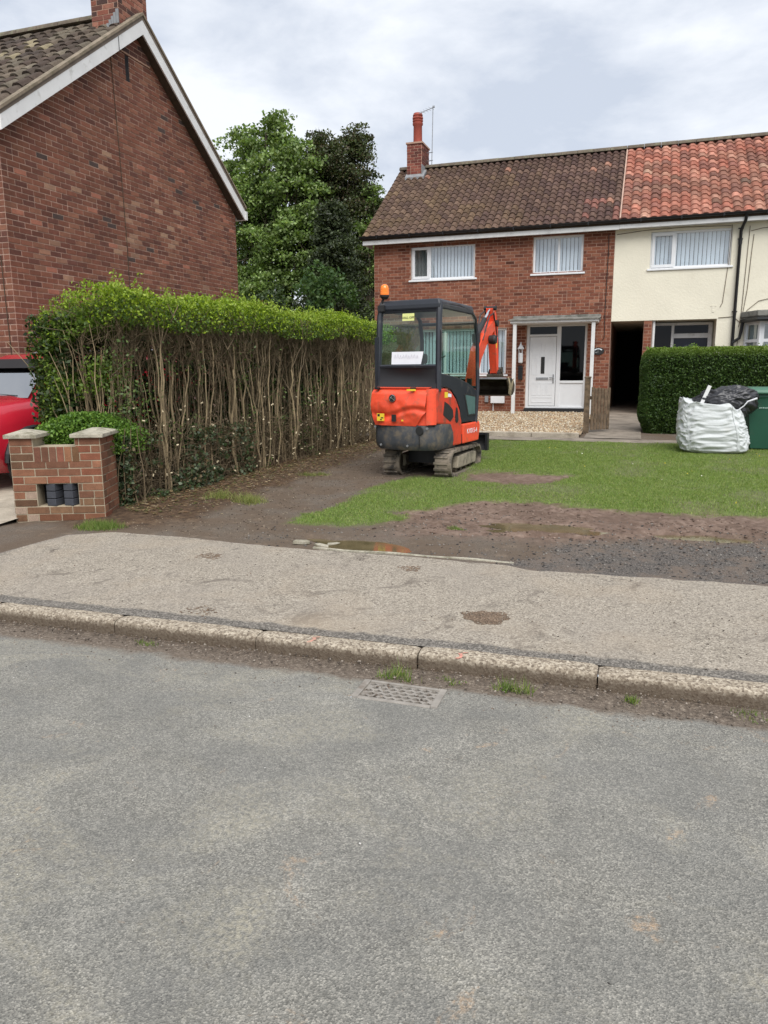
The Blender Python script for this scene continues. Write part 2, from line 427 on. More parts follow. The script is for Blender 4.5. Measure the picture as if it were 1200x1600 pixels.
mk.data.foreach_set('color', M4.ravel())
ma, t, bs = newmat('ground_mix')
a = nd(t, 'ShaderNodeAttribute', attribute_name='Mask'); sp = nd(t, 'ShaderNodeSeparateColor'); t.links.new(a.outputs['Color'], sp.inputs[0])
fineN = noise(t, 95, 4, .7); midN = noise(t, 14, 6, .65); bigN = noise(t, 2.2, 5)
tarm = ramp(t, fineN, (.25, lin(58, 52, 46)), (.5, lin(98, 89, 80)), (.75, lin(140, 130, 117)))
tarm = mixc(t, ramp(t, bigN, (.36, .1), (.58, .75)), tarm, lin(94, 79, 65))
tarm = mixc(t, ramp(t, noise(t, 7, 6, .7), (.56, 0), (.66, .5)), tarm, lin(128, 112, 95))
mud = ramp(t, midN, (.25, lin(74, 60, 51)), (.5, lin(116, 97, 85)), (.8, lin(148, 130, 117)))
mud = mixc(t, ramp(t, noise(t, 1.6, 5, .6), (.45, 0), (.6, .45)), mud, lin(84, 67, 56))
mud = mixc(t, ramp(t, fineN, (.45, 0), (.8, .35)), mud, lin(90, 72, 60))
dark = ramp(t, fineN, (.3, lin(46, 43, 41)), (.5, lin(84, 79, 75)), (.72, lin(142, 135, 127)))
dark = mixc(t, ramp(t, noise(t, 3.2, 6, .65), (.46, 0), (.62, .7)), dark, lin(112, 98, 86))
earth = ramp(t, midN, (.3, lin(50, 38, 29)), (.55, lin(86, 68, 52)), (.8, lin(122, 104, 82)))
soilg = ramp(t, midN, (.3, lin(80, 92, 48)), (.7, lin(112, 124, 70)))
c = mixc(t, sp.outputs[1], tarm, mud); c = mixc(t, sp.outputs[2], c, dark); c = mixc(t, a.outputs['Alpha'], c, earth); c = mixc(t, sp.outputs[0], c, soilg)
t.links.new(c, bs.inputs['Base Color']); bs.inputs['Roughness'].default_value = .9; bs.inputs['Specular IOR Level'].default_value = .25
bump(t, bs, math_(t, 'ADD', fineN, midN), .7, .012)
MT['ground'] = ma
link('ground', gme, ma, kind='structure')

# ---- road
ma, t, bs = newmat('road_asphalt')
v1 = nd(t, 'ShaderNodeTexVoronoi'); v1.inputs['Scale'].default_value = 190; t.links.new(pos(t), v1.inputs['Vector'])
sepc = nd(t, 'ShaderNodeSeparateColor'); t.links.new(v1.outputs['Color'], sepc.inputs[0])
f1 = noise(t, 210, 3, .7); f2 = noise(t, 38, 5, .6); big = noise(t, 1.1, 5, .6, dist=.4); mid = noise(t, 4.5, 5, .6)
c = ramp(t, sepc.outputs[0], (0.0, lin(101, 99, 93)), (.35, lin(121, 119, 112)), (.7, lin(134, 131, 123)), (1, lin(160, 156, 146)))
c = mixc(t, 1.0, c, ramp(t, f1, (.3, .84), (.7, 1.14)), 'MULTIPLY')
c = mixc(t, 1.0, c, ramp(t, f2, (.3, .86), (.7, 1.12)), 'MULTIPLY')
c = mixc(t, 1.0, c, ramp(t, mid, (.3, .88), (.7, 1.10)), 'MULTIPLY')
c = mixc(t, 1.0, c, ramp(t, big, (.35, .90), (.65, 1.08)), 'MULTIPLY')
mpx = nd(t, 'ShaderNodeMapping'); mpx.inputs['Scale'].default_value = (.75, 1.15, 1); mpx.inputs['Rotation'].default_value = (0, 0, R(-9)); t.links.new(pos(t), mpx.inputs[0])
st = noise(t, 1.5, 6, .66, vec=mpx.outputs[0], dist=.9); st2 = noise(t, 2.3, 6, .6, vec=mpx.outputs[0], dist=.4)
c = mixc(t, ramp(t, st2, (.40, .32), (.60, 0)), c, lin(102, 102, 100))
chip = ramp(t, noise(t, 55, 3, .6), (.40, .1), (.60, 1))
c = mixc(t, math_(t, 'MULTIPLY', ramp(t, st, (.50, 0), (.70, .45)), chip), c, lin(176, 168, 146))
c = mixc(t, math_(t, 'MULTIPLY', ramp(t, noise(t, 2.0, 7, .75, dist=1.6), (.60, 0), (.68, .6)), chip), c, lin(182, 152, 120))
sx = nd(t, 'ShaderNodeSeparateXYZ'); t.links.new(pos(t), sx.inputs[0])
gl = math_(t, 'ADD', math_(t, 'SUBTRACT', sx.outputs[1], math_(t, 'MULTIPLY', sx.outputs[0], .022)), math_(t, 'MULTIPLY', mid, .26))
gd = ramp(t, math_(t, 'SUBTRACT', gl, 3.0), (.60, 0), (.68, 1))
dirt = ramp(t, noise(t, 60, 5, .7), (.3, lin(70, 62, 54)), (.55, lin(112, 100, 88)), (.75, lin(170, 158, 142)))
c = mixc(t, gd, c, dirt)
t.links.new(c, bs.inputs['Base Color']); bs.inputs['Roughness'].default_value = .85; bs.inputs['Specular IOR Level'].default_value = .3
hb = math_(t, 'ADD', v1.outputs['Distance'], math_(t, 'MULTIPLY', f2, .5))
bump(t, bs, hb, .55, .006)
MT['road'] = ma
ry = np.array(sorted([-200, -40, -8] + [i * .4 for i in range(-15, 9)] + [3.267, 3.495, 3.62, 3.95])); rx = np.array(sorted([-240, -40, -12, -8, -6, -4, -3, -2, -1.29, -.84, 0, 1, 2, 4, 8, 12, 40, 240]))
RX, RY = np.meshgrid(rx, ry, indexing='ij')
RZ = -.024 * np.clip((RY - 3.5) / .12, 0, 1) + .006 * np.sin(RX * .8) * ((RY > -8) & (RY < 3))
nyr = len(ry); ii = [i * nyr + j for i in range(len(rx) - 1) for j in range(nyr - 1) if not (abs(rx[i] + 1.29) < 1e-6 and abs(ry[j] - 3.267) < 1e-6)]
ii = np.array(ii); F = np.stack([ii, ii + nyr, ii + nyr + 1, ii + 1], -1)
link('road', np_mesh('road', np.stack([RX, RY, RZ], -1).reshape(-1, 3), F, smooth=True), ma, kind='structure')

# ---- pavement: a sheet from the kerb to its worn back edge
PB = [(-60, 5.2), (-12, 5.1), (-8, 4.7), (-6.2, 4.2), (-5.2, 4.6), (-5.16, 5.23), (-5.12, 5.6), (-4.73, 5.84), (-4.09, 5.86), (-3.49, 5.79), (-2.81, 5.76), (-2.17, 5.76), (-1.39, 5.74), (-0.86, 5.73), (-0.69, 5.63), (0.1, 5.68), (0.97, 5.7), (1.45, 5.71), (8, 5.8), (60, 5.8)]
px = np.concatenate([[-60, -30, -12, -9], np.arange(-7, 3.01, .05), [4, 6, 10, 30, 60]])
pby = np.interp(px, [p[0] for p in PB], [p[1] for p in PB]) + np.where(abs(px) < 7, .05 * (fbm(px * 5, px * 0 + 3) - .5) + .03 * (fbm(px * 17, px * 0 + 8) - .5), 0)
NV = 26
V = []
for i, x in enumerate(px):
    y0 = KY(x) + .122
    for j in range(NV + 1):
        y = y0 + (pby[i] - y0) * j / NV
        z = float(base_z(y)) + .004 * (float(vnoise(x * 3, y * 3)) - .5) + .002
        V.append((x, y, z))
V = np.array(V); n0 = len(px)
ii = (np.arange(n0 - 1)[:, None] * (NV + 1) + np.arange(NV)[None]).ravel()
F = np.stack([ii, ii + NV + 1, ii + NV + 2, ii + 1], -1)
ma, t, bs = newmat('pavement_aggregate')
v1 = nd(t, 'ShaderNodeTexVoronoi'); v1.inputs['Scale'].default_value = 105; t.links.new(pos(t), v1.inputs['Vector'])
sepc = nd(t, 'ShaderNodeSeparateColor'); t.links.new(v1.outputs['Color'], sepc.inputs[0])
f1 = noise(t, 150, 3, .7); mid = noise(t, 5, 6, .65); big = noise(t, 1.3, 5, .6, dist=.6); f2 = noise(t, 26, 5, .6)
c = ramp(t, sepc.outputs[0], (0.0, lin(108, 101, 91)), (.25, lin(139, 130, 118)), (.65, lin(153, 144, 130)), (1, lin(176, 167, 153)))
c = mixc(t, 1.0, c, ramp(t, f1, (.3, .78), (.7, 1.18)), 'MULTIPLY')
c = mixc(t, 1.0, c, ramp(t, mid, (.3, .90), (.7, 1.06)), 'MULTIPLY')
c = mixc(t, ramp(t, big, (.35, .35), (.6, 0)), c, lin(142, 134, 124))
pt_ = noise(t, 3.1, 6, .68, dist=.9)
c = mixc(t, ramp(t, pt_, (.57, 0), (.66, .6)), c, lin(96, 88, 80))
c = mixc(t, ramp(t, noise(t, .9, 5, .6), (.5, 0), (.7, .45)), c, lin(160, 144, 123))
c = mixc(t, ramp(t, f2, (.66, 0), (.74, .5)), c, lin(96, 84, 74))
vc = nd(t, 'ShaderNodeTexVoronoi', feature='DISTANCE_TO_EDGE'); vc.inputs['Scale'].default_value = .75
wv = nd(t, 'ShaderNodeVectorMath', operation='ADD'); nzv = nd(t, 'ShaderNodeTexNoise'); nzv.inputs['Scale'].default_value = 4.0; nzv.inputs['Detail'].default_value = 5
t.links.new(pos(t), nzv.inputs['Vector']); t.links.new(pos(t), wv.inputs[0]); t.links.new(nzv.outputs['Color'], wv.inputs[1]); t.links.new(wv.outputs[0], vc.inputs['Vector'])
crk = math_(t, 'MULTIPLY', ramp(t, vc.outputs['Distance'], (.0, .8), (.012, 0)), ramp(t, noise(t, 1.1, 3), (.5, 0), (.62, 1)))
c = mixc(t, crk, c, lin(70, 62, 55))
sx = nd(t, 'ShaderNodeSeparateXYZ'); t.links.new(pos(t), sx.inputs[0])
ky = math_(t, 'SUBTRACT', math_(t, 'SUBTRACT', sx.outputs[1], math_(t, 'MULTIPLY', sx.outputs[0], .022)), 3.918)   # distance behind the kerb
ke = math_(t, 'ADD', ky, math_(t, 'MULTIPLY', mid, -.16))
tar = ramp(t, sepc.outputs[1], (0, lin(62, 60, 57)), (.6, lin(98, 94, 89)), (1, lin(142, 136, 128)))
c = mixc(t, ramp(t, ke, (.0, .85), (.03, 0)), c, tar)
# the left end by the driveway is older, greyer tarmac
lx = math_(t, 'ADD', sx.outputs[0], math_(t, 'MULTIPLY', mid, .4))
c = mixc(t, ramp(t, math_(t, 'MULTIPLY', math_(t, 'ADD', lx, 6.0), .3), (.26, .8), (.33, 0)), c, tar)
t.links.new(c, bs.inputs['Base Color']); bs.inputs['Roughness'].default_value = .9; bs.inputs['Specular IOR Level'].default_value = .25
bump(t, bs, math_(t, 'ADD', v1.outputs['Distance'], math_(t, 'MULTIPLY', f2, .6)), .6, .006)
link('pavement', np_mesh('pavement', V, F, smooth=True), ma, kind='structure')

# ---- kerb: concrete stones on a bed
ma, t, bs = newmat('kerb_concrete')
v1 = nd(t, 'ShaderNodeTexVoronoi'); v1.inputs['Scale'].default_value = 85; t.links.new(pos(t), v1.inputs['Vector'])
sepc = nd(t, 'ShaderNodeSeparateColor'); t.links.new(v1.outputs['Color'], sepc.inputs[0])
f1 = noise(t, 120, 3, .7); f2 = noise(t, 22, 6, .7)
c = ramp(t, sepc.outputs[0], (0, lin(108, 97, 85)), (.4, lin(152, 140, 123)), (1, lin(188, 177, 159)))
c = mixc(t, 1.0, c, ramp(t, f1, (.3, .72), (.7, 1.2)), 'MULTIPLY')
sx = nd(t, 'ShaderNodeSeparateXYZ'); t.links.new(pos(t), sx.inputs[0])
zz = math_(t, 'ADD', math_(t, 'MULTIPLY', sx.outputs[2], 7.5), math_(t, 'MULTIPLY', f2, .5))
c = mixc(t, ramp(t, zz, (.46, .85), (.80, 0)), c, lin(84, 72, 60))          # darker and browner low on the face
t.links.new(c, bs.inputs['Base Color']); bs.inputs['Roughness'].default_value = .92; bs.inputs['Specular IOR Level'].default_value = .2
bump(t, bs, math_(t, 'ADD', math_(t, 'MULTIPLY', v1.outputs['Distance'], .6), f1), .6, .006)
MT['kerb'] = ma
mb = MB(); mb.grid(lambda u, v: (-60 + 120 * u, KY(-60 + 120 * u) + .012 + .11 * v, .004), 60, 1)
kerb = mb.build('kerb', MT['ground'], kind='structure')
joints = [-3.08, -2.08, -1.08, -.11]
kx = [-7.04, -6.05, -5.06, -4.07] + joints + [.87, 1.86, 2.85]
for i, (a0, a1) in enumerate(zip(kx, kx[1:])):
    mb = MB(); jz = random.uniform(-.004, .004); jy = random.uniform(-.008, .008); NU = 40
    prof = [(0, -.10), (0.002, .02), (.004, .050), (.012, .064), (.030, .072), (.080, .074), (.126, .0725), (.132, .066), (.134, -.10)]
    rings = []
    for k in range(NU + 1):
        x = a0 + .0035 + (a1 - a0 - .007) * k / NU; e = min(k, NU - k) / NU
        rd = .010 * math.exp(-e * 60)
        rings.append([(x, KY(x) + jy + py + (.005 * (float(fbm(x * 9, pz * 30 + i * 7)) - .5) if pz > 0 else 0) + (rd if py < .05 else -rd), pz + jz + (.006 * (float(fbm(x * 5, py * 30 + i * 5)) - .5) - rd * .6 if pz > .03 else 0)) for py, pz in prof])
    mb.loft(rings); mb.build('kerb_stone', MT['kerb'], kerb, smooth=True)
# far kerb runs on past the picture in one length each way
for a0, a1 in ((-60, -7.04), (2.85, 60)):
    mb = MB(); mb.loft([[(x, KY(x) + py, pz) for py, pz in ((0, -.1), (0, .05), (.02, .07), (.13, .07), (.134, -.1))] for x in (a0, a1)])
    mb.build('kerb_stone', MT['kerb'], kerb)
# pink marker on two stones
for x in (-1.74, -.86):
    mb = MB(); mb.grid(lambda u, v: (x + .022 * u + .02 * v + .012 * math.sin(v * 9 + x), KY(x) + .012 + .075 * v, .0655 + .012 * min(1, v * 3)), 2, 6)
    mb.build('paint_mark', MT['pink'], kerb)

# ---- concrete driveway at the far left, path before the terrace, passage path
mb = MB(); mb.grid(lambda u, v: (-9.2 + 3.15 * u - .55 * (1 - v) * (1 - u) * 0, 5.2 + 9 * v, float(base_z(5.2 + 9 * v)) + .02 + .10 * float(sstep(5.4, 7.5, 5.2 + 9 * v))), 8, 20)
mb.build('driveway', MT['concrete'], kind='structure')
MT['path'] = pbr('path_concrete', lin(132, 122, 110), .9, .22, 2.2, fine=.2, bscale=60, bmp=.4, dirt=(lin(92, 84, 72), .35, 3))
mb = MB()
mb.grid(lambda u, v: (-6 + 18 * u, 14.42 + .55 * v - .02 * (u * 18), float(base_z(14.42 + .55 * v)) + .014), 36, 3)
mb.grid(lambda u, v: (-.92 + 1.06 * u, 14.95 + 13 * v, float(base_z(14.95 + 13 * v)) + .018), 4, 30)
mb.build('path', MT['path'], kind='structure')
# ---- gravel front garden with a concrete edging
MT['gravel_base'] = pbr('gravel_bed', lin(150, 130, 104), .95, .2, 30, fine=.3, bscale=60, bmp=.6)
mb = MB(); mb.grid(lambda u, v: (-7.3 + 6.3 * u, 15.2 + 5.7 * v, float(base_z(15.2 + 5.7 * v)) + .05), 20, 20)
gb = mb.build('gravel_garden', MT['gravel_base'], kind='structure')
eds = [-7.3, -6.2, -5.1, -4.0, -2.95, -1.95, -1.02]
for a0, a1 in zip(eds, eds[1:]):
    mb = MB(); mb.bx(a0 + .006, a1 - .006, 15.04, 15.2, .2, .365); o = mb.build('edging_stone', MT['concrete'], gb, bevel=.012)
def pebbles(n, fx, size, cols, name, parent=None, z=None, flat=.6):
    """n little octahedral stones: positions from fx(n) -> x, y"""
    x, y = fx(n); s = size[0] + (size[1] - size[0]) * rng.random(n) ** 2
    zz = (ground_z(x, y) if z is None else z(x, y)) + s * flat * .25
    base = np.array([(1, 0, 0), (0, 1, 0), (-1, 0, 0), (0, -1, 0), (0, 0, flat), (0, 0, -flat)], float)
    ang = rng.random(n) * 6.283; ca, sa = np.cos(ang), np.sin(ang)
    P = base[None] * (s[:, None, None] * (.7 + .6 * rng.random((n, 6, 1))))
    px_ = P[..., 0] * ca[:, None] - P[..., 1] * sa[:, None] * .75; py_ = P[..., 0] * sa[:, None] + P[..., 1] * ca[:, None] * .75
    V = np.stack([px_ + x[:, None], py_ + y[:, None], P[..., 2] + zz[:, None]], -1).reshape(-1, 3)
    tri = np.array([(0, 1, 4), (1, 2, 4), (2, 3, 4), (3, 0, 4), (1, 0, 5), (2, 1, 5), (3, 2, 5), (0, 3, 5)])
    F = (tri[None] + 6 * np.arange(n)[:, None, None]).reshape(-1, 3)
    cc = np.array([lin(*c) for c in cols])[rng.integers(0, len(cols), n)] * (.8 + .4 * rng.random((n, 1)))
    return link(name, np_mesh(name, V, F, np.repeat(cc, 8, 0)), MT['stone'], parent, kind='stuff')
pebbles(26000, lambda n: (-7.25 + 6.2 * rng.random(n), 15.22 + 5.6 * rng.random(n) ** 1.4), (.014, .034),
        [(176, 156, 126), (186, 172, 146), (150, 124, 96), (194, 186, 168), (132, 112, 90), (166, 140, 110)], 'gravel', gb, z=lambda x, y: base_z(y) + .052)
# loose chippings in the gutter and on the broken tarmac
def fx_gut(n):
    x = -5 + 7 * rng.random(n); return x, KY(x) - .02 - .42 * rng.random(n) ** 1.6
tag(pebbles(3200, fx_gut, (.003, .012), [(112, 102, 92), (92, 82, 73), (138, 128, 117), (72, 64, 56), (108, 94, 82), (86, 76, 67)], 'gutter_grit', z=lambda x, y: 0 * x - .004), 'loose grit and small stones lying in the road gutter', 'grit')
def fx_drk(n):
    x = -3.4 + 6.4 * rng.random(n); y = 5.75 + 1.9 * rng.random(n)
    k = (M_dark(x, y) > rng.random(n)); return x[k], y[k]
M_dark = lambda x, y: np.clip(.25 + sstep(-.3, .2, inside(DARK, x, y)), 0, 1) * (lawn_d(x, y) < -.1)
_x, _y = fx_drk(9000)
tag(pebbles(len(_x), lambda n: (_x, _y), (.004, .016), [(84, 81, 78), (66, 64, 62), (104, 100, 95), (128, 123, 116), (56, 53, 51), (92, 82, 73)], 'chippings'), 'loose dark stone chippings over the broken tarmac strip', 'chippings')
_x = -4.6 + 6.6 * rng.random(900); _y = KY(_x) + .2 + 1.75 * rng.random(900)
tag(pebbles(900, lambda n: (_x, _y), (.002, .008), [(96, 86, 76), (70, 62, 55), (160, 148, 132), (120, 104, 90)], 'pavement_grit', z=lambda x, y: base_z(y) + .003), 'scattered grit on the beige pavement', 'grit')
_x = -4.6 + 6.6 * rng.random(260); _y = .3 + 3.0 * rng.random(260)
tag(pebbles(260, lambda n: (_x, _y), (.002, .006), [(60, 58, 56), (210, 206, 200), (120, 112, 104)], 'road_grit', z=lambda x, y: 0 * x), 'few tiny stones scattered over the grey road', 'grit')
_x = -2.4 + 5.0 * rng.random(2400); _y = 6.6 + 1.8 * rng.random(2400); _k = (lawn_d(_x, _y) < -.08) & (fbm(_x * 2.2 + 4, _y * 2.2) > .5); _x, _y = _x[_k], _y[_k]
tag(pebbles(len(_x), lambda n: (_x, _y), (.004, .024), [(112, 94, 82), (92, 76, 65), (132, 114, 101), (78, 62, 53)], 'mud_clods', flat=.5), 'lumpy clods of churned mud along the lawn edge', 'mud')
# soil crumbs trodden onto the pavement: dry clods in patches
for cx, cy, r, n, lab in ((-.83, 4.47, .125, 1500, 'round patch of dried mud on the beige pavement near the kerb'), (-1.62, 5.42, .08, 260, 'small smear of dried mud in the middle of the pavement'), (-3.35, 5.30, .10, 320, 'dark lump of dried mud on the pavement near the wall'), (-2.65, 4.05, .10, 90, 'thin dried mud stain by the left kerb stones')):
    a = rng.random(n) * 6.283; q = r * rng.random(n) ** .6 * (1 + .12 * np.sin(a * 3 + cx) + .10 * np.sin(a * 7 + 1))
    tag(pebbles(n, lambda k: (cx + q * np.cos(a) * 1.15, cy + q * np.sin(a)), (.004, .015), [(112, 95, 79), (98, 82, 67), (124, 107, 90), (104, 88, 74)], 'mud_patch', z=lambda x, y: base_z(y) + .002, flat=.28), lab, 'mud')
# white edging line, broken at its left end
mb = MB(); mb.loft([[(x, 5.80 + .008 * math.sin(x * 3), .03), (x, 5.832 + .008 * math.sin(x * 3), .03), (x, 5.832 + .008 * math.sin(x * 3), .098 + .004 * math.sin(x * 9)), (x, 5.80 + .008 * math.sin(x * 3), .098 + .004 * math.sin(x * 9))] for x in np.linspace(-2.62, -.86, 24)])
mb.build('edging_strip', MT['capstone'], smooth=False, bevel=.006, label='long pale concrete edging strip along the back of the pavement', cat='edging')
for k, (x, y, a) in enumerate(((-2.79, 5.92, .5), (-2.62, 6.0, -.25), (-2.56, 6.12, .9))):
    mb = MB(); mb.prism([(-.075, -.022), (.015, -.032), (.08, -.008), (.05, .03), (-.045, .026)], 'z', 0, .03)
    o = mb.build('concrete_fragment', MT['capstone'], bevel=.005, label=['broken piece of pale edging nearest the pavement', 'broken piece of pale edging against the puddle rim', 'broken piece of pale edging farthest from the pavement'][k], cat='rubble', group='broken edging pieces')
    o.location = (x, y, float(ground_z(x, y)) + .004); o.rotation_euler = (.05, .08, a)
# puddles: still muddy water lying in the hollows
ma, t, bs = newmat('muddy_water')
c = ramp(t, noise(t, 5, 4), (.3, lin(84, 76, 54)), (.7, lin(112, 100, 74)))
t.links.new(c, bs.inputs['Base Color']); bs.inputs['Roughness'].default_value = .07; bs.inputs['Specular IOR Level'].default_value = .45
MT['water'] = ma
for k, ((cx, cy, rx_, ry_), lab) in enumerate(zip(PUD[:3], ('brown puddle beside the broken pale edging', 'ochre puddle in the middle of the mud', 'shallow pale puddle at the right of the mud'))):
    zc = float(ground_z(cx, cy)); lvl = zc + (.054, .056, .054)[k]; n = 72
    an = np.arange(n)[:, None] * 2 * np.pi / n; rr_ = np.arange(.02, 1.9, .025)[None]      # walk outwards to where the ground rises through the water level
    dry = ground_z(cx + rx_ * rr_ * np.cos(an), cy + ry_ * rr_ * np.sin(an)) >= lvl
    shore = [float(rr_[0, np.argmax(d_)]) + .02 if d_.any() else 1.9 for d_ in dry]
    mb = MB(); mb.f.append(tuple(mb.pt((cx + rx_ * shore[j] * math.cos(6.283185 * j / n), cy + ry_ * shore[j] * math.sin(6.283185 * j / n), lvl)) for j in range(n)))
    mb.build('puddle', MT['water'], label=lab, cat='puddle', group='puddles on the broken ground')
# drain grating in the gutter
gr = empty('drain_grating', (-1.06, 3.385, 0), 0, label='rusty cast iron drain grating set in the road gutter', cat='drain')
x0, x1, y0, y1 = -1.255, -.875, 3.295, 3.475
mb = MB(); mb.bx(x0 - .03, x1 + .03, y0 - .02, y1 + .02, -.42, -.40)
for q in ((x0 - .03, x0 - .02, y0 - .02, y1 + .02), (x1 + .02, x1 + .03, y0 - .02, y1 + .02), (x0 - .02, x1 + .02, y0 - .025, y0 - .015), (x0 - .02, x1 + .02, y1 + .012, y1 + .022)): mb.bx(*q, -.40, -.052)
mb.build('pit', MT['dark_void'], gr)
mb = MB(); mb.bx(x0 - .035, x0, y0 - .015, y1 + .015, -.05, .007); mb.bx(x1, x1 + .035, y0 - .015, y1 + .015, -.05, .007); mb.bx(x0, x1, y0 - .028, y0, -.05, .004); mb.bx(x0, x1, y1, y1 + .02, -.05, .004)
mb.build('frame', MT['iron'], gr, bevel=.004)
# the plate: staggered diamond holes
mb = MB(); nxh, nyh = 8, 5; ax = (x1 - x0) / nxh; ay = (y1 - y0) / nyh
for j in range(nyh):
    off = .5 if j % 2 else 0
    yc = y0 + (j + .5) * ay
    if off:
        mb.bx(x0, x0 + ax / 2, yc - ay / 2, yc + ay / 2, -.03, -.004); mb.bx(x1 - ax / 2, x1, yc - ay / 2, yc + ay / 2, -.03, -.004)
    for i in range(nxh - (1 if off else 0)):
        xc = x0 + (i + .5 + off) * ax
        rect = [(xc - ax / 2, yc - ay / 2), (xc, yc - ay / 2), (xc + ax / 2, yc - ay / 2), (xc + ax / 2, yc), (xc + ax / 2, yc + ay / 2), (xc, yc + ay / 2), (xc - ax / 2, yc + ay / 2), (xc - ax / 2, yc)]
        ra, rb = ax * .50, ay * .48
        dia = [(xc - ra / 2, yc - rb / 2), (xc, yc - rb), (xc + ra / 2, yc - rb / 2), (xc + ra, yc), (xc + ra / 2, yc + rb / 2), (xc, yc + rb), (xc - ra / 2, yc + rb / 2), (xc - ra, yc)]
        io = [mb.pt((*p, -.004)) for p in rect]; ii_ = [mb.pt((*p, -.004)) for p in dia]; ib = [mb.pt((*p, -.03)) for p in dia]
        for k in range(8):
            q = (k + 1) % 8; mb.f.append((io[k], io[q], ii_[q], ii_[k])); mb.f.append((ii_[k], ii_[q], ib[q], ib[k]))
mb.build('grate_plate', MT['iron'], gr, fixn=False)
# trodden debris on the earth path by the hedge
_y = 5.95 + 7.5 * rng.random(4200); _x = -4.9 + 2.0 * rng.random(4200); _k = (lawn_d(_x, _y) < -.05); _x, _y = _x[_k], _y[_k]
tag(pebbles(len(_x), lambda n: (_x, _y), (.004, .014), [(92, 80, 66), (74, 62, 50), (120, 106, 90), (60, 50, 42), (140, 128, 110)], 'path_debris'), 'small stones and crumbs of soil on the path beside the hedge', 'debris')
# ================================================================ brickwork and tiles
CAMP = np.array([0, 0, CAMH])
Rm = np.array([list(r2), list(d2), list(fw)])
def shown(p):
    """rough size of a piece in the photograph's frame; 0 if outside it (used only to choose which pieces are separate objects)"""
    c = Rm @ (np.asarray(p, float) - CAMP)
    if c[2] < .1: return 0
    u, v = c[0] / c[2], c[1] / c[2]
    return 1 / c[2] if abs(u) < .53 and abs(v) < .70 else 0
CUBE = None
def unit_cube(bevel=0):
    mb = MB(); mb.box((0, 0, 0), (1, 1, 1)); return mb.mesh('brick', bevel=bevel, seg=1)
BRK = unit_cube(); 
def lay_pieces(items, mesh, name, mat_obj, mat_attr, parent, limit=300, rest='bricks', vis=None):
    """items: (4x4 matrix, colour). The ones that show largest become objects sharing one mesh, the others one joined part."""
    sc = [(-(shown(M_.translation) if vis is None or vis(M_.translation) else 0), i) for i, (M_, c) in enumerate(items)]
    sc.sort(); pick = set(i for s, i in sc[:limit] if s < 0)
    me = mesh.copy(); me.name = name; me.materials.clear(); me.materials.append(mat_obj)
    mv = np.array([tuple(v.co) for v in mesh.vertices]); 
    tris = [tuple(p.vertices) for p in mesh.polygons]
    VV, FF, CC = [], [], []
    n = len(mv)
    for i, (M_, c) in enumerate(items):
        if i in pick:
            o = bpy.data.objects.new(name, me); C.objects.link(o); adopt(o, parent)
            o.matrix_basis = M_; o.color = (*c, 1)
        else:
            A = np.array(M_); VV.append(mv @ A[:3, :3].T + A[:3, 3]); 
            FF += [tuple(k + n * (len(VV) - 1) for k in f) for f in tris]; CC += [c] * len(tris)
    if VV:
        j = bpy.data.meshes.new(rest); j.from_pydata(np.concatenate(VV).tolist(), [], FF)
        at = j.attributes.new('Col', 'FLOAT_COLOR', 'FACE'); c4 = np.ones((len(FF), 4), np.float32); c4[:, :3] = np.array(CC); at.data.foreach_set('color', c4.ravel())
        link(rest, j, mat_attr, parent, kind='stuff')
def brick_items(O, U, N, spans, z0, z1, pal, ch=.0826, bl=.235, mj=.0155, bond='stretcher', proud=.006, tint=None):
    """O origin, U unit along the wall, N outward normal. spans(z) -> list of (u0,u1) of brickwork at height z"""
    O, U, N = Vector(O), Vector(U), Vector(N); Zv = Vector((0, 0, 1)); items = []
    nrow = int((z1 - z0) / ch + .5)
    for r in range(nrow):
        zc = z0 + (r + .5) * ch
        for (u0, u1) in spans(zc):
            hd = bond == 'garden' and r % 4 == 3
            L = bl / 2 if hd else bl
            off = (r % 2) * bl / 2 + (0 if not hd else bl / 4)
            u = math.floor((u0 - off) / L) * L + off
            while u < u1:
                a_, b_ = max(u, u0), min(u + L, u1)
                parts = [(a_, b_)]
                if not hd and random.random() < .07 and b_ - a_ > .2: parts = [(a_, (a_ + b_) / 2), ((a_ + b_) / 2, b_)]
                for a2, b2 in parts:
                    w = b2 - a2 - mj
                    if w > .025:
                        uc = (a2 + b2) / 2; d = .05; pr = proud + random.uniform(-.0025, .0025)
                        ctr = O + U * uc + Zv * (zc + random.uniform(-.0012, .0012)) - N * (d / 2 - pr)
                        c = list(random.choice(pal)); k = random.uniform(.88, 1.12)
                        c = [v * k for v in c]
                        if tint: c = tint(uc, zc, c)
                        B = Matrix((U * w, N * d, Zv * (ch - mj))).transposed().to_4x4(); B.translation = ctr
                        items.append((B, tuple(c)))
                u += L
    return items
def sub_spans(base, holes):
    """base: function z -> (u0,u1) or None; holes: (u0,u1,z0,z1)"""
    def f(z):
        b = base(z)
        if b is None: return []
        sp = [b]
        for h0, h1, hz0, hz1 in holes:
            if hz0 < z < hz1:
                ns = []
                for a_, b_ in sp:
                    if h1 <= a_ or h0 >= b_: ns.append((a_, b_))
                    else:
                        if h0 > a_: ns.append((a_, h0))
                        if h1 < b_: ns.append((h1, b_))
                sp = ns
        return [q for q in sp if q[1] - q[0] > .03]
    return f
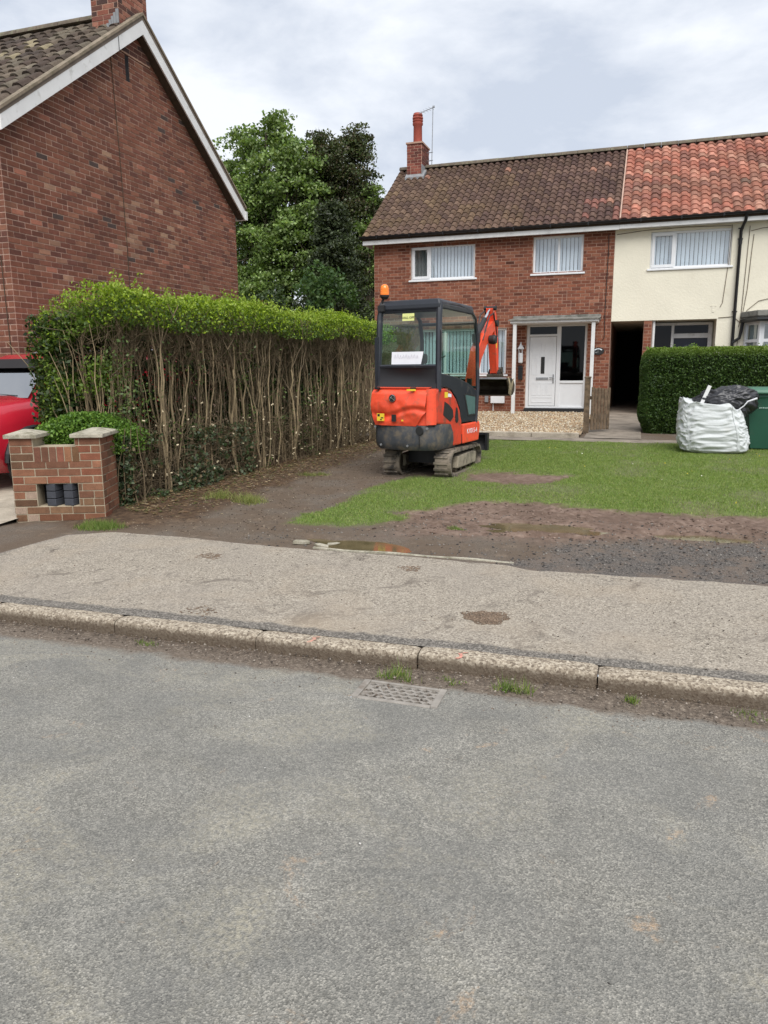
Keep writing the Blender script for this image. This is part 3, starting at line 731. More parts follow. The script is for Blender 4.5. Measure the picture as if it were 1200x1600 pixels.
def wall_cells(mb, x0, x1, z0, z1, holes, y0, y1):
    """an x-z wall between y0 and y1, leaving rectangular holes"""
    us = sorted({x0, x1} | {min(max(h[0], x0), x1) for h in holes} | {min(max(h[1], x0), x1) for h in holes})
    zs = sorted({z0, z1} | {min(max(h[2], z0), z1) for h in holes} | {min(max(h[3], z0), z1) for h in holes})
    for a_, b_ in zip(us, us[1:]):
        run = None
        for c_, d_ in zip(zs, zs[1:]):
            um, zm = (a_ + b_) / 2, (c_ + d_) / 2
            if any(h[0] < um < h[1] and h[2] < zm < h[3] for h in holes):
                if run: mb.bx(a_, b_, y0, y1, *run); run = None
            else: run = (run[0], d_) if run else (c_, d_)
        if run: mb.bx(a_, b_, y0, y1, *run)
# pantile: S-shaped section, lip at its lower end
def tile_mesh(w=.24, l=.34, amp=.040, th=.016, n=8):
    mb = MB(); prof = []
    for k in range(n + 1):
        u = k / n; prof.append((u * w, amp * (math.sin(2 * math.pi * (u - .12)) * .8 + .25 * math.sin(4 * math.pi * u))))
    for (a0, h0), (a1, h1) in zip(prof, prof[1:]):
        mb.quad((a0, 0, h0 + th), (a1, 0, h1 + th), (a1, l, h1 - .012), (a0, l, h0 - .012))
        mb.quad((a0, 0, h0 - .012), (a1, 0, h1 - .012), (a1, 0, h1 + th), (a0, 0, h0 + th))
    return mb.mesh('roof_tile', fixn=False)
TILE = tile_mesh()
def roof_items(x0, x1, ye, ze, yr, zr, pal, w=.24, gauge=.285, tint=None, jitter=1.0):
    """tiles on the slope rising from eave (ye,ze) to ridge (yr,zr)"""
    d = Vector((0, yr - ye, zr - ze)); L = d.length; d.normalize(); X_ = Vector((1, 0, 0)); nrm = X_.cross(d)
    nr = int(L / gauge); nc = int(round((x1 - x0) / w)); items = []; gz_ = L / nr; wx = (x1 - x0) / nc
    for r in range(nr):
        for c_ in range(nc):
            p = Vector((x0 + c_ * wx, ye, ze)) + d * (r * gz_ - .02 + random.uniform(-.006, .006) * jitter) + nrm * (.028 + random.uniform(-.004, .004) * jitter)
            tl = Matrix.Rotation(R(random.uniform(-.8, .8) * jitter), 4, nrm)
            B = Matrix((X_ * (wx / .24), d * ((gz_ + .045) / .34), nrm)).transposed().to_4x4()
            B = tl @ B; B.translation = p
            k = random.uniform(.86, 1.14); cc = [v * k for v in random.choice(pal)]
            if tint: cc = tint(p.x, r / nr, cc)
            items.append((B, tuple(cc)))
    return items
def ridge(parent, x0, x1, y, z, mat, n=None, r=.13):
    n = n or max(1, int((x1 - x0) / .45)); w = (x1 - x0) / n
    for k in range(n):
        mb = MB(); a0, a1 = x0 + k * w + .004, x0 + (k + 1) * w - .004
        arc = [(r * math.cos(math.pi * j / 8), r * .85 * math.sin(math.pi * j / 8) - .02) for j in range(9)]
        mb.prism([(y + p, z + q + random.uniform(-.003, .003)) for p, q in arc], 'x', a0, a1)
        mb.build('ridge_tile', mat, parent, smooth=True)

# ---------------------------------------------------------------- windows
def window(parent, x0, x1, z0, z1, y, splits, name='window', blind=True, fr=.055, open_left=False, glass='glass', blind_gap=.0, back=True, sill=True, curtain=None):
    """a white frame at plane y (front), splits = list of x where mullions stand; glass panes and blinds behind"""
    mb = MB(); d = .07
    mb.bx(x0, x1, y, y + d, z0, z0 + fr); mb.bx(x0, x1, y, y + d, z1 - fr, z1)
    mb.bx(x0, x0 + fr, y + .002, y + d - .002, z0 + fr, z1 - fr); mb.bx(x1 - fr, x1, y + .002, y + d - .002, z0 + fr, z1 - fr)
    for s_ in splits: mb.bx(s_ - fr / 2, s_ + fr / 2, y + .002, y + d - .002, z0 + fr, z1 - fr)
    w = mb.build(name, MT['white'], parent, bevel=.006, seg=1)
    xs_ = [x0 + fr] + [q for s_ in splits for q in (s_ - fr / 2, s_ + fr / 2)] + [x1 - fr]
    panes = [(xs_[i], xs_[i + 1]) for i in range(0, len(xs_), 2)]
    for k, (a_, b_) in enumerate(panes):
        # opening casement sash inside the outer frame
        if k == 0 and open_left:
            mb = MB(); s_ = .05; yo = y - .025
            mb.bx(a_ - .02, b_ + .02, yo, yo + .05, z0 + fr - .02, z0 + fr + s_); mb.bx(a_ - .02, b_ + .02, yo, yo + .05, z1 - fr - s_, z1 - fr + .02)
            mb.bx(a_ - .02, a_ + s_, yo + .002, yo + .048, z0 + fr + s_, z1 - fr - s_); mb.bx(b_ - s_, b_ + .02, yo + .002, yo + .048, z0 + fr + s_, z1 - fr - s_)
            mb.build('sash', MT['white'], w, bevel=.005, seg=1)
            a_, b_ = a_ + s_, b_ - s_
        mb = MB(); mb.quad((a_, y + .035, z0 + fr), (b_, y + .035, z0 + fr), (b_, y + .035, z1 - fr), (a_, y + .035, z1 - fr)); mb.build('pane', MT[glass], w)
    if blind:
        mb = MB(); n = int((x1 - x0) / .10); a0 = R(-20)
        for k in range(n):
            xc = x0 + .04 + (x1 - x0 - .09) * (k + .5) / n
            if curtain and curtain[0] < xc < curtain[1]: continue
            mb.box((xc, y + .15, (z0 + z1) / 2), (.089, .0025, z1 - z0 - .02), Matrix.Rotation(a0 + R(random.uniform(-4, 4)), 3, 'Z'))
        mb.build('blinds', MT['blind'], w, kind='stuff')
    if curtain:
        mb = MB(); a_, b_ = curtain[0], curtain[1]
        mb.grid(lambda u, v: (a_ + (b_ - a_) * u * .8, y + .16 + .02 * math.sin(u * 26), z0 + (z1 - z0) * v), 24, 2)
        mb.build('curtain', MT['curtain'], w, smooth='all')
    if back:
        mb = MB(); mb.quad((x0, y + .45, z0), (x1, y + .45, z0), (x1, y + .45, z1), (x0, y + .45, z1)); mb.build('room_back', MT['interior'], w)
    if sill:
        mb = MB(); mb.bx(x0 - .06, x1 + .06, y - .09, y + .03, z0 - .045, z0 + .004); mb.build('sill', MT['white'], w, bevel=.008, seg=1)
    return w

# ================================================================ the brick end-of-terrace house
YT = 20.9; XA, XB = -7.29, -.72; ZG = .40; ZE = 5.16; YB = 27.7; YRD, ZRD = 24.3, 7.86
bh = empty('brick_house', ((XA + XB) / 2, YT, ZG), label='red brick end of terrace house with brown tiled roof and white front door', cat='house')
FH = [(-6.20, -4.37, 4.08, 5.0), (-2.80, -1.50, 4.10, 5.05), (-5.95, -3.46, 1.46, 2.72), (-2.91, -1.31, .44, 2.80)]
mb = MB(); wall_cells(mb, XA, XB, ZG - .3, ZE, FH, YT, YT + .28)
mb.bx(XA, XA + .28, YT + .28, YB - .28, ZG - .3, ZE); mb.bx(XB - .28, XB, YT + .28, YB - .28, ZG - .3, ZE); mb.bx(XA, XB, YB - .28, YB, ZG - .3, ZE)
mb.prism([(YT + .02, ZE), (YB - .02, ZE), ((YT + YB) / 2, ZRD - .18)], 'x', XA + .001, XA + .27)
mb.build('wall', MT['mortar_terrace'], bh)
PAL_T = [lin(124, 76, 59), lin(130, 81, 62), lin(115, 70, 55), lin(135, 87, 68), lin(119, 73, 57), lin(104, 65, 53), lin(137, 91, 72)]
def tint_t(u, z, c):
    if random.random() < .025: c = [v * .6 for v in c]
    if random.random() < .03: c = [c[0] * 1.15, c[1] * 1.25, c[2] * 1.3]
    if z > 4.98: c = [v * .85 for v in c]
    return c
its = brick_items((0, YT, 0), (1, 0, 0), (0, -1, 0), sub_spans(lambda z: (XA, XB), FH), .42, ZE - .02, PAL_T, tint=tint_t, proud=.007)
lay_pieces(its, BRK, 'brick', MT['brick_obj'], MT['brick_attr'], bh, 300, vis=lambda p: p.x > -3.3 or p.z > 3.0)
its = brick_items((XA, 0, 0), (0, 1, 0), (-1, 0, 0), lambda z: [(YT + .02, YB)], .42, ZE - .02, PAL_T)
lay_pieces(its, BRK, 'brick', MT['brick_obj'], MT['brick_attr'], bh, 0, rest='side_bricks')
window(bh, -6.20, -4.37, 4.08, 5.0, YT + .05, [-5.66], open_left=True, curtain=(-6.2, -5.68))
window(bh, -2.80, -1.50, 4.10, 5.05, YT + .05, [-2.13])
window(bh, -5.95, -3.46, 1.46, 2.72, YT + .05, [-5.2, -4.2])
# roof
RX0, RX1 = -7.56, -.62
YE, ZEV = 20.62, 5.27
brown = [lin(90, 73, 63), lin(96, 78, 66), lin(84, 68, 60), lin(101, 83, 70), lin(88, 71, 62), lin(94, 77, 64)]
def tint_b(x, r, c):
    k = float(fbm(x * .9, r * 4)); g = float(fbm(x * 1.7 + 40, r * 7 + 3))
    mix = max(0, min(1, (x + 6.6) / 5)) * .55
    c = [c[0] * (1 - .16 * mix), c[1] * (1 - .26 * mix), c[2] * (1 - .10 * mix)]
    if g > .55 and r < .75 and x < -3: c = [c[0] * 1.08, c[1] * 1.10, c[2] * .98]
    if r > .8: c = [v * .85 for v in c]
    if x > -1.6 and r < .25 and random.random() < .3: c = list(lin(118, 82, 73))
    if random.random() < .008: c = list(lin(140, 104, 88))
    return [v * (.84 + .32 * k) for v in c]
mb = MB(); 
mb.prism([(YE - .02, ZEV - .03), (YRD, ZRD - .02), (YB + .28, ZEV - .03), (YB + .28, ZEV - .1), (YRD, ZRD - .12), (YE - .02, ZEV - .1)], 'x', RX0 + .01, RX1)
rf = mb.build('roof', MT['dark_wood'], bh)
its = roof_items(RX0, RX1, YE, ZEV, YRD, ZRD, brown, w=.195, gauge=.262, tint=tint_b)
lay_pieces(its, TILE, 'roof_tile', MT['tile_obj'], MT['tile_attr'], rf, 300, rest='roof_tiles')
MT['ridge'] = pbr('ridge_tile', lin(96, 86, 74), .95, .3, 7, dirt=(lin(120, 122, 96), .3, 9))
ridge(rf, RX0, -7.25, YRD, ZRD + .03, MT['ridge']); ridge(rf, -6.7, RX1, YRD, ZRD + .03, MT['ridge'])
mb = MB(); mb.bx(RX0 + .03, XB + .1, YE - .01, YE + .02, 5.06, 5.22); mb.bx(RX0 + .03, XB + .1, YE + .02, YT, 5.09, 5.11)
mb.bx(RX0 + .03, RX0 + .06, YE + .02, YT + .5, 5.06, 5.25); mb.build('fascia', MT['white_paint'], bh)
def gutter(parent, x0, x1, y, z, r=.062):
    mb = MB(); n = 8
    for k in range(n):
        a0, a1 = math.pi + math.pi * k / n, math.pi + math.pi * (k + 1) / n
        mb.quad((x0, y + r * math.cos(a0), z + r * math.sin(a0)), (x1, y + r * math.cos(a0), z + r * math.sin(a0)), (x1, y + r * math.cos(a1), z + r * math.sin(a1)), (x0, y + r * math.cos(a1), z + r * math.sin(a1)))
    x = x0 + .5
    while x < x1: mb.bx(x - .015, x + .015, y - r - .006, y + r, z - r - .012, z - r * .2); x += .95
    mb.bx(x0 - .004, x0, y - r, y + r, z - r, z)
    return mb.build('gutter', MT['gutter'], parent, smooth=True)
gutter(bh, RX0 - .02, XB + .1, YE - .075, 5.275)
# chimney with pot and aerial
def chimney(parent, x0, x1, y0, y1, z0, z1, pal, n, pot=True):
    ch = MB(); ch.bx(x0, x1, y0, y1, z0, z1); ch.bx(x0 - .03, x1 + .03, y0 - .03, y1 + .03, z1, z1 + .05)
    ch = ch.build('chimney_stack', MT['mortar_terrace'], parent)
    it = brick_items((x0, y0, 0), (1, 0, 0), (0, -1, 0), lambda z: [(0, x1 - x0)], z0 + .02, z1, pal)
    it += brick_items((x1, y0, 0), (0, 1, 0), (1, 0, 0), lambda z: [(0, y1 - y0)], z0 + .02, z1, pal)
    it += brick_items((x0, y0, 0), (0, 1, 0), (-1, 0, 0), lambda z: [(0, y1 - y0)], z0 + .02, z1, pal)
    lay_pieces(it, BRK, 'brick', MT['brick_obj'], MT['brick_attr'], ch, n, rest='bricks')
    return ch
PAL_CH = [lin(112, 62, 54), lin(98, 56, 50), lin(126, 74, 62), lin(88, 54, 48)]
chs = chimney(bh, -7.2, -6.72, 23.85, 24.7, 7.2, 8.52, PAL_CH, 70)
mb = MB(); mb.lathe([(.135, 8.56), (.14, 8.6), (.135, 9.12), (.16, 9.15), (.165, 9.2), (.14, 9.22), (.165, 9.25), (.168, 9.28), (.14, 9.30), (.168, 9.33), (.165, 9.37), (.14, 9.39), (.16, 9.42), (.13, 9.49), (.05, 9.50)], (-6.95, 24.2, 0), 18)
mb.build('chimney_pot', MT['pot'], chs, smooth=True)
mb = MB(); mb.prism([(23.7, 7.52), (24.05, 7.78), (24.05, 7.6), (23.7, 7.42)], 'x', -7.23, -6.62); mb.bx(-6.715, -6.70, 23.8, 24.3, 7.55, 7.9); mb.build('flashing', MT['lead'], chs)
mb = MB(); mb.tube([(-6.53, 24.35, 8.0), (-6.50, 24.35, 9.68)], .014, 6); mb.tube([(-6.5, 24.35, 9.66), (-6.85, 24.0, 9.42)], .012, 6); mb.tube([(-6.72, 24.4, 8.36), (-6.5, 24.36, 8.36)], .012, 6); mb.tube([(-6.72, 24.4, 8.12), (-6.5, 24.36, 8.12)], .012, 6)
mb.box((-6.48, 24.35, 9.68), (.06, .06, .05))
for k in range(5): mb.tube([(-6.5 - .07 * k - .1, 24.1 - .05 * k + .05, 9.63 - .048 * k), (-6.5 - .07 * k, 24.35 - .07 * k + .1, 9.63 - .048 * k)], .004, 4)
mb.build('aerial', MT['metal_grey'], chs)
# porch: canopy on two posts, door set with side light
pc = MB(); pc.bx(-3.24, -1.02, 20.08, YT - .002, 2.79, 2.87); pc.bx(-3.22, -1.04, 20.10, YT - .004, 2.775, 2.79)
pc = pc.build('porch_canopy', MT['white_paint'], bh, bevel=.008, seg=1)
mb = MB()
mb.grid(lambda u, v: (-3.29 + 2.32 * u, 20.03 + (.86) * v, 2.875 + .085 * v + .006 * math.sin(u * 22) * (1 - v)), 16, 3); mb.grid(lambda u, v: (-3.29 + 2.32 * u, 20.03, 2.855 + .022 * v + .006 * math.sin(u * 22) * v), 16, 1)
mb.bx(-3.28, -.98, YT - .03, YT - .009, 2.86, 3.02)
mb.build('canopy_felt', MT['felt'], pc)
for x in (-3.12, -1.12):
    mb = MB(); mb.bx(x - .045, x + .045, 20.12, 20.21, .43, 2.78); mb.build('porch_post', MT['white_paint'], bh, bevel=.006, seg=1)
mb = MB(); mb.bx(-3.3, -1.0, 19.95, YT - .01, .28, .425); mb.build('doorstep', MT['path'], bh, bevel=.01)
mb = MB(); mb.bx(-2.93, -1.30, YT - .05, YT + .1, .43, .545); mb.build('threshold', MT['black_plastic'], bh, bevel=.006)
yd = YT + .045
mb = MB(); dx0, dx1 = -2.91, -1.31; m0, m1 = -2.07, -1.99
for a_, b_, c_, d_ in ((dx0, dx1, .545, .60), (dx0, dx1, 2.73, 2.80)): mb.bx(a_, b_, yd, yd + .08, c_, d_)
mb.bx(dx0, dx0 + .08, yd + .002, yd + .078, .6, 2.73); mb.bx(dx1 - .06, dx1, yd + .002, yd + .078, .6, 2.73); mb.bx(m0 - .03, m1, yd + .002, yd + .078, .6, 2.73)
mb.bx(dx0 + .08, m0 - .03, yd + .004, yd + .076, 2.47, 2.53); mb.bx(m1, dx1 - .06, yd + .004, yd + .076, 1.22, 1.29)
fdo = mb.build('door_frame', MT['white'], bh, bevel=.006, seg=1)
mb = MB(); mb.quad((dx0 + .08, yd + .04, 2.53), (m0 - .03, yd + .04, 2.53), (m0 - .03, yd + .04, 2.73), (dx0 + .08, yd + .04, 2.73)); mb.build('fanlight_pane', MT['glass_dark'], fdo)
mb = MB(); mb.quad((m1, yd + .04, 1.29), (dx1 - .06, yd + .04, 1.29), (dx1 - .06, yd + .04, 2.73), (m1, yd + .04, 2.73)); mb.build('sidelight_pane', MT['glass_dark'], fdo)
mb = MB(); mb.bx(m1, dx1 - .06, yd + .03, yd + .05, .60, 1.22); mb.build('side_panel', MT['white'], fdo)
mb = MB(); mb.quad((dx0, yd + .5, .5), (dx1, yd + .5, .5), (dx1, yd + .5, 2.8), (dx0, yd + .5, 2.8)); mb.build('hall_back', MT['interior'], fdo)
l0, l1 = dx0 + .09, m0 - .04; lw = l1 - l0
mb = MB(); mb.bx(l0, l1, yd + .012, yd + .055, .61, 2.46)
dl = mb.build('front_door', MT['white'], bh, bevel=.004, seg=1)
mb = MB()
for mi, (u0, u1, z0_, z1_) in enumerate(((.10, .44, 1.98, 2.32), (.56, .90, 1.98, 2.32), (.10, .30, 1.45, 1.9), (.70, .90, 1.45, 1.9), (.10, .90, .70, .84), (.10, .30, .90, 1.22), (.34, .48, .9, 1.22), (.52, .66, .9, 1.22), (.70, .90, .9, 1.22))):
    mb = MB(); a_, b_ = l0 + u0 * lw, l0 + u1 * lw
    for e in ((a_, b_, z0_, z0_ + .012), (a_, b_, z1_ - .012, z1_), (a_, a_ + .012, z0_ + .012, z1_ - .012), (b_ - .012, b_, z0_ + .012, z1_ - .012)): mb.bx(e[0], e[1], yd + .004, yd + .0125, e[2], e[3])
    mb.build('door_moulding', MT['white'], dl)
mb = MB(); mb.bx(l0 + .44 * lw, l0 + .58 * lw, yd + .002, yd + .0115, 1.48, 1.93); mb.build('door_glass', MT['ink'], dl)
mb = MB(); mb.bx(l0 + .27 * lw, l0 + .73 * lw, yd - .006, yd + .0115, 1.31, 1.38); mb.build('letter_slot', MT['metal_grey'], dl, bevel=.004)
mb = MB(); mb.bx(l1 - .07, l1 - .035, yd - .01, yd + .0115, 1.22, 1.46); mb.bx(l1 - .16, l1 - .04, yd - .05, yd - .03, 1.36, 1.385); mb.build('door_handle', MT['metal_grey'], dl, bevel=.003)
# wall lamp, letter box, meter boxes, name plaque, cables
mb = MB(); xl = -3.045; yl = 20.80
mb.lathe([(.05, 1.77), (.062, 1.79), (.066, 2.02), (.05, 2.04)], (xl, yl, 0), 8); mb.lathe([(.085, 2.14), (.09, 2.16), (.05, 2.22), (.02, 2.28), (.012, 2.33)], (xl, yl, 0), 8)
for k in range(4): mb.tube([(xl + .055 * math.cos(k * 1.57 + .78), yl + .055 * math.sin(k * 1.57 + .78), 2.03), (xl + .07 * math.cos(k * 1.57 + .78), yl + .07 * math.sin(k * 1.57 + .78), 2.15)], .007, 4)
mb.tube([(xl, YT, 2.12), (xl, yl, 2.15)], .014, 6)
mb.build('wall_lamp', MT['white'], bh)
mb = MB(); mb.bx(-3.10, -2.985, YT - .10, YT - .008, 1.33, 1.70); mb.bx(-3.105, -2.98, YT - .105, YT - .008, 1.62, 1.66); mb.build('letter_box', MT['black_plastic'], bh, bevel=.006)
mb = MB(); mb.bx(-3.84, -3.46, YT - .14, YT - .008, .68, .87); mb.tube([(-3.78, YT - .05, .68), (-3.78, YT - .05, .42)], .014, 6); mb.build('meter_box', MT['white'], bh, bevel=.008)
mb = MB(); mb.bx(-4.02, -3.92, YT - .07, YT - .008, .70, .87); mb.build('socket_box', MT['metal_grey'], bh, bevel=.006)
mb = MB(); mb.lathe([(.001, -.02), (.15, -.02), (.155, -.008), (.15, .004)], (0, 0, 0), 28, 'y')
pq = mb.build('name_plaque', MT['ink'], bh); pq.matrix_basis = Matrix.Translation((-1.01, YT - .012, 2.06)) @ Matrix.Diagonal((1, 1, .62, 1))
mb = MB(); mb.grid(lambda u, v: ((.082 + .034 * v) * math.cos(R(155 - 130 * u)), -.0225, (.082 + .034 * v) * math.sin(R(155 - 130 * u))), 14, 1); mb.build('plaque_scroll', MT['blind'], pq)
mb = MB(); mb.bx(-.012, .002, -.0225, -.021, -.07, .03); mb.bx(-.07, -.03, -.0225, -.021, -.075, -.03); mb.build('plaque_figures', MT['lead'], pq)
mb = MB(); mb.tube([(-.88, YT - .016, 5.0), (-.87, YT - .016, 4.7), (-.875, YT - .016, 4.2), (-.885, YT - .016, 3.1), (-.875, YT - .016, 2.4), (-.92, YT - .016, 2.35)], .010, 5); mb.build('cable', MT['hose'], bh)
mb = MB(); mb.lathe([(.06, -.01), (.062, .002), (.04, .012)], (-4.62, YT - .009, 3.33), 12, 'y'); mb.build('vent_disc', MT['mortar_terrace'], bh)

# ================================================================ the cream rendered house
CX1 = 7.5
chs_ = empty('cream_house', ((XB + CX1) / 2, YT, ZG), label='cream rendered terraced house with red pantile roof and covered side passage', cat='house')
ZL = 2.82
CH = [(.155, 2.045, 4.09, 4.99), (XB - 1, .09, -1, ZL), (.09, .31, -1, ZL), (.31, 1.83, -1, ZL), (3.2, 5.6, 4.1, 5.0)]
mb = MB(); wall_cells(mb, XB + .002, CX1, ZG - .3, ZE, CH, YT, YT + .28)
mb.build('wall', MT['render_cream'], chs_)
mb = MB(); mb.bx(XB + .002, CX1, YB - .28, YB, ZG - .3, ZE); mb.bx(CX1 - .28, CX1, YT + .28, YB - .28, ZG - .3, ZE); mb.bx(XB + .002, .30, YT + .281, YB - .281, ZL + .001, ZL + .12); mb.build('rear_wall', MT['render_cream'], chs_)
# passage: side wall of brick, far door in the dark
mb = MB(); mb.bx(.10, .30, YT + .02, YB - .29, ZG - .3, ZL); pw = mb.build('passage_wall', MT['mortar_terrace'], chs_)
it = brick_items((.10, YT + .02, 0), (1, 0, 0), (0, -1, 0), lambda z: [(0, .2)], .42, ZL - .02, PAL_T)
lay_pieces(it, BRK, 'brick', MT['brick_obj'], MT['brick_attr'], pw, 80)
mb = MB(); mb.bx(XB, .1, YB - .5, YB - .45, ZG - .3, ZL); mb.build('passage_door', MT['dark_void'], chs_)
# recessed entrance
yr = YT + .62
mb = MB(); mb.bx(.31, 1.83, yr + .12, yr + .2, ZG - .3, ZL); mb.bx(1.83, 1.86, YT + .28, yr + .2, ZG - .3, ZL); mb.bx(.31, 1.83, YT + .282, yr + .2, ZL, ZL + .06); mb.build('porch_recess', MT['render_cream'], chs_)
mb = MB()
for a_, b_, c_, d_ in ((.31, .38, .5, 2.78), (.80, .87, .5, 2.78), (1.70, 1.80, .5, 2.78)): mb.bx(a_, b_, yr, yr + .08, c_, d_)
mb.bx(.38, .80, yr + .002, yr + .078, 2.71, 2.78); mb.bx(.87, 1.70, yr + .002, yr + .078, 2.71, 2.78); mb.bx(.87, 1.70, yr + .002, yr + .078, 2.38, 2.50); mb.bx(.38, .8, yr + .002, yr + .078, .5, .6)
ef = mb.build('entrance_frame', MT['white_paint'], chs_, bevel=.006, seg=1)
for a_, b_, c_, d_ in ((.38, .80, .6, 2.71), (.87, 1.70, 2.5, 2.71)):
    mb = MB(); mb.quad((a_, yr + .04, c_), (b_, yr + .04, c_), (b_, yr + .04, d_), (a_, yr + .04, d_)); mb.build('pane', MT['glass_dark'], ef)
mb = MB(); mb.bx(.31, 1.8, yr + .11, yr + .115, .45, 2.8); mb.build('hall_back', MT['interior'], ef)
mb = MB(); mb.bx(.88, 1.69, yr + .02, yr + .06, .5, 2.37); ed = mb.build('entrance_door', pbr('dark_door', (.010, .013, .024), .3, .05, 4), chs_, bevel=.004)
mb = MB()
for k in range(5):
    a0, a1 = R(6 + 34 * k), R(34 + 34 * k)
    mb.quad(*[(1.285 + r_ * math.cos(a_), yr + .0175, 2.02 + r_ * .8 * math.sin(a_)) for r_, a_ in ((.11, a0), (.25, a0), (.25, a1), (.11, a1))])
mb.build('door_fan_glass', pbr('fan_glass', (.07, .08, .09), .2, .1, 9), ed)
mb = MB(); mb.tube([(.345, YT + .1, .45), (.345, YT + .1, 2.82)], .035, 8); mb.build('porch_pole', MT['white_paint'], chs_)
w3 = window(chs_, .155, 2.045, 4.09, 4.99, YT + .05, [.74], open_left=True)
window(chs_, 3.2, 5.6, 4.1, 5.0, YT + .05, [3.9])
# bay window
by = YT - .55
mb = MB(); mb.prism([(2.5, YT), (2.78, by), (5.6, by), (5.9, YT)], 'z', ZG - .2, 1.25); bay = mb.build('bay_window', MT['render_cream'], chs_)
mb = MB(); mb.prism([(2.36, YT - .006), (2.66, by - .18), (5.75, by - .18), (6.0, YT - .006)], 'z', 2.82, 2.96); mb.build('bay_roof', MT['felt'], bay, bevel=.02)
mb = MB(); mb.prism([(2.44, YT - .006), (2.72, by - .1), (5.68, by - .1), (5.95, YT - .006)], 'z', 2.71, 2.819); mb.build('bay_fascia', MT['white_paint'], bay)
mb = MB(); mb.tube([(2.40, YT - .1, 2.74), (2.66, by - .20, 2.75), (5.7, by - .20, 2.75)], .055, 8); mb.tube([(2.42, YT - .12, 2.74), (2.40, YT - .10, 2.5), (2.37, YT - .09, 2.33), (2.21, YT - .08, 2.22)], .036, 8); mb.build('bay_gutter', MT['gutter'], bay, smooth=True)
mb = MB(); zb0, zb1 = 1.25, 2.71
for x in (2.78, 3.75, 4.7, 5.56): mb.bx(x, x + .08, by + .0, by + .08, zb0, zb1)
for z in (zb0, 2.22, zb1 - .07): mb.bx(2.86, 5.56, by + .004, by + .076, z, z + .07)
d_ = Vector((.28, -.55, 0)); ang = math.atan2(d_.y, d_.x); Rz = Matrix.Rotation(ang, 3, 'Z')
for tt in (.08, .95): mb.box((2.5 + .28 * tt, YT - .55 * tt, (zb0 + zb1) / 2), (.07, .07, zb1 - zb0), Rz)
for z in (zb0 + .03, 2.25, zb1 - .04): mb.box((2.64, YT - .275, z), (.5, .06, .07), Rz)
bf = mb.build('bay_frame', MT['white'], bay)
for a_, b_ in ((2.86, 3.75), (3.83, 4.7), (4.78, 5.56)):
    mb = MB(); mb.quad((a_, by + .04, zb0), (b_, by + .04, zb0), (b_, by + .04, zb1), (a_, by + .04, zb1)); mb.build('pane', MT['glass'], bf)
mb = MB(); mb.quad((2.5, YT - .02, zb0), (2.78, by + .03, zb0), (2.78, by + .03, zb1), (2.5, YT - .02, zb1)); mb.build('pane', MT['glass'], bf)
mb = MB(); mb.quad((2.6, YT - .1, zb0), (5.8, YT - .1, zb0), (5.8, YT - .1, zb1), (2.6, YT - .1, zb1)); mb.build('net_curtain', pbr('net', lin(150, 158, 156), .9, .15, 5), bf)
# roof, red pantiles
red = [lin(156, 101, 85), lin(163, 109, 92), lin(147, 94, 79), lin(169, 119, 102), lin(152, 104, 89), lin(130, 88, 77)]
def tint_r(x, r, c):
    k = float(fbm(x * 1.6, r * 5 + 9))
    if k > .5 and r < .8: c = [c[0] * .82, c[1] * .92, c[2] * .92]
    if random.random() < .10: c = [c[0] * .68, c[1] * .75, c[2] * .75]
    if random.random() < .05: c = [c[0] * 1.1, c[1] * 1.3, c[2] * 1.3]
    return [v * (.84 + .32 * k) for v in c]
mb = MB(); mb.prism([(YE - .02, ZEV - .03), (YRD, ZRD - .02), (YB + .28, ZEV - .03), (YB + .28, ZEV - .1), (YRD, ZRD - .12), (YE - .02, ZEV - .1)], 'x', RX1 + .002, CX1 + .2)
rf2 = mb.build('roof', MT['dark_wood'], chs_)
its = roof_items(RX1 + .01, CX1 + .2, YE, ZEV + .012, YRD, ZRD + .012, red, gauge=.262, tint=tint_r, jitter=1.2)
lay_pieces(its, TILE, 'roof_tile', MT['tile_obj'], MT['tile_attr'], rf2, 300, rest='roof_tiles')
ridge(rf2, RX1 + .005, CX1 + .2, YRD, ZRD + .035, MT['ridge'])
mb = MB(); a0 = Vector((0, YE, ZEV + .05)); a1 = Vector((0, YRD, ZRD + .05)); mb.tube([(RX1 + .004, a0.y, a0.z), (RX1 + .004, a1.y, a1.z)], .022, 6); mb.build('verge_mortar', MT['mortar'], rf2)
mb = MB(); mb.bx(XB + .104, CX1 + .1, YE - .01, YE + .02, 5.075, 5.215); mb.bx(XB + .104, CX1 + .1, YE + .02, YT, 5.09, 5.11); mb.build('fascia', MT['white_paint'], chs_)
gutter(chs_, XB + .104, CX1 + .1, YE - .075, 5.28)
